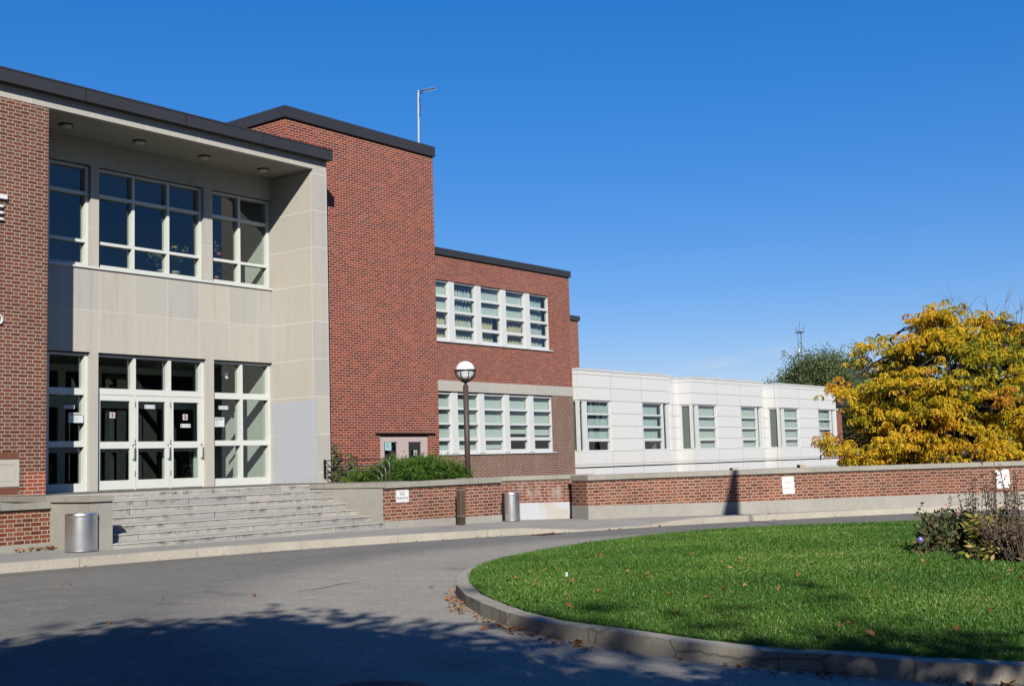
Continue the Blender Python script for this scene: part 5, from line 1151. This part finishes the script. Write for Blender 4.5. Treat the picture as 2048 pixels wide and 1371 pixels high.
for i, (px, py, lab) in enumerate(((2008, 1118, 'mass of brown withered stems in the bed right of the yellowing plant'), (2040, 1124, 'mass of brown withered stems in the bed corner of the photograph'))):
    plant('withered_plant', lab, px, py, .45, .34, 46, 620, 'deadleaf', .06, .018, 'withered plants in the bed', up=.25, lower=.05)
for i, (px, py, lab) in enumerate(((1930, 1096, 'dark green plant behind the yellowing plant'), (2022, 1100, 'green weedy plant behind the brown stems'))): plant('leafy_shrub', lab, px, py, .38, .3, 24, 460, 'greenbrown', .075, .036)

# ================================================================ fallen leaves
def leafmesh(seed, kind):
    rr = random.Random(seed); n = 15; pts = []
    for i in range(n):
        a = 2*math.pi*i/n; r = (1.0 if i % 3 == 0 else .55)*rr.uniform(.8, 1.15) if kind == 'maple' else (1.0 if i in (0, 7) else .5)
        pts.append((r*math.cos(a), r*.85*math.sin(a), .22*r*r*math.sin(a*rr.choice([1, 2])+rr.uniform(0, 6))+.1))
    me = bpy.data.meshes.new('fallen_leaf'); V = [(0, 0, .04)]+pts; Fc = [(0, i+1, (i+1) % n+1) for i in range(n)]; me.from_pydata(V, [], Fc)
    at = me.attributes.new('rnd', 'FLOAT', 'FACE'); c = rr.uniform(0, 1); at.data.foreach_set('value', [min(1, max(0, c+rr.uniform(-.1, .1))) for _ in Fc]); me.materials.append(M['fallen']); return me
LM = [leafmesh(i, 'maple' if i % 3 else 'oval') for i in range(14)]
def leaf(x, y, z, s, label, group, i=None):
    o = bpy.data.objects.new('fallen_leaf', LM[int(RNG.integers(0, 14)) if i is None else i]); COL.objects.link(o); o.location = (x, y, z); o.scale = (s, s, s*RNG.uniform(.6, 1.6)); o.rotation_euler = (RNG.normal()*.35, RNG.normal()*.35, RNG.uniform(0, 6.28))
    tag(o, label, 'leaf', group)
GR = 'brown leaves scattered on the lawn'; spots = [(1419, 1199, .075, 'largest orange red leaf on the lawn near the kerb'), (1780, 1178, .05, None), (1528, 1158, .045, None), (1446, 1186, .05, None), (1986, 1229, .06, 'curled pale brown leaf on the lawn below the flower bed'), (1482, 1176, .04, None), (1490, 1177, .04, None), (1750, 1140, .04, None), (1846, 1127, .04, None), (1812, 1093, .05, None), (1720, 1176, .035, None), (1706, 1195, .04, None), (1740, 1202, .03, None), (1632, 1187, .035, None), (1822, 1213, .035, None), (1137, 1219, .07, 'large brown leaf on the lawn at the near kerb'), (1016, 1168, .05, None), (1032, 1161, .045, None), (1172, 1121, .05, None), (1122, 1128, .045, None), (1196, 1189, .05, None), (1284, 1200, .04, None), (1342, 1192, .045, None), (1145, 1168, .05, None), (1128, 1169, .03, None), (1010, 1191, .045, None), (1037, 1206, .05, None), (1072, 1211, .05, None), (1290, 1160, .04, None), (1450, 1128, .035, None), (1690, 1246, .045, None), (1702, 1255, .045, None), (1680, 1262, .045, None), (1741, 1276, .07, 'dark brown leaf on the shaded strip of lawn'), (1833, 1285, .06, None), (1996, 1165, .05, None), (2020, 1148, .05, None), (2042, 1164, .05, None), (1500, 1090, .04, None), (1620, 1105, .04, None)]
for px, py, s, lab in spots: p = gl(px, py); leaf(p[0], p[1], p[2]+.035, s*.8, lab or 'small brown leaf lying on the green lawn', GR)
for i in range(70):
    px, py = RNG.uniform(1000, 2048), RNG.uniform(1075, 1300); p = gl(px, py)
    if in_lawn(p[0:1], p[1:2])[0] < .97: leaf(p[0], p[1], p[2]+.03, RNG.uniform(.018, .036), 'small brown leaf lying on the green lawn', GR)
GK = 'dry leaves along the island kerb'
for i in range(150):
    k = int(RNG.choice([2, 3, 4, 5, 6, 7, 7, 8, 8, 9, 9, 10, 10, 11, 11, 12])); t = RNG.uniform(); a, b = LO[k], LO[k+1]; q = (a[0]+(b[0]-a[0])*t, a[1]+(b[1]-a[1])*t); d = abs(RNG.normal())*.09+.02; n_ = Vector((b[1]-a[1], -(b[0]-a[0]))).normalized(); x, y = q[0]-n_.x*d, q[1]-n_.y*d
    leaf(x, y, road(x)+.012, RNG.uniform(.018, .045), 'dry brown leaf in the gutter of the island kerb', GK)
for i in range(60):
    k = int(RNG.integers(1, 22)); t = RNG.uniform(); a, b = KERB[k], KERB[k+1]; x, y = a[0]+(b[0]-a[0])*t, a[1]+(b[1]-a[1])*t-abs(RNG.normal())*.04-.02; leaf(x, y, road(x)+.012, RNG.uniform(.018, .04), 'dry leaf in the gutter of the far kerb', 'dry leaves along the far kerb')
for i in range(46):
    p = onZ(RNG.uniform(48, 112), 1096, pav(10.3)); x = RNG.uniform(9.95, 10.62); leaf(x, 17.55-abs(RNG.normal())*.07, pav(x)+.015+RNG.uniform(0, .03), RNG.uniform(.03, .05), 'tan leaf in the small heap left of the large can', 'leaf heap by the left wall')
for px, py in ((124, 1170), (325, 1197), (220, 1248), (508, 1193), (140, 1170), (1130, 1276)): p = gp(px, py); leaf(p[0], p[1], p[2]+.012, .04, 'single brown leaf lying on the open road', 'lone leaves on the road')
p = onZ(663, 991, z0s+rise*5); leaf(p[0], p[1], z0s+rise*5+.015, .04, 'orange leaf on the upper step at the right cheek', None); p = onZ(548, 1071, pav(15)); leaf(p[0], p[1], pav(15)+.015, .045, 'brown leaf at the foot of the steps', None)
# weeds growing at the kerb
for i, (px, py, s) in enumerate(((1050, 1232, .8), (1110, 1258, .9), (1255, 1280, 1.), (1690, 1330, .9), (930, 1168, .5), (955, 1208, .5))):
    b = gp(px, py)-np.array([.05, .035, 0]); b[2] = road(b[0]); o = thing('kerb_weed', tuple(b), ['weed tuft at the kerb bend, second from the left', 'weed tuft third from the left along the island kerb', 'weed tuft at the kerb beside the shadow edge', 'weed in the shaded gutter at the right', 'leftmost weed tuft at the tip of the kerb', 'small weed tuft just right of the kerb tip'][i], 'weed', 'weeds in the kerb gutter'); n = 46
    P = np.repeat(b[None], n, 0)+RNG.normal(size=(n, 3))*[.06*s, .06*s, 0]; P[:, 2] = b[2]; D = unit(rdir(n)*[1, 1, .3]+np.array([0, 0, .8])); leaves('foliage', P, D, sidev(D), RNG.uniform(.07, .19, n)*s, .026, RNG.uniform(0, .8, n), 'blade', o)
p = gl(1133, 1156); o = bxo('litter_scrap', 'white', None, p[0]-.012, p[0]+.018, p[1]-.005, p[1]+.0, p[2]+.02, p[2]+.06); tag(o, 'white scrap of litter on the lawn near the kerb tip', 'litter')
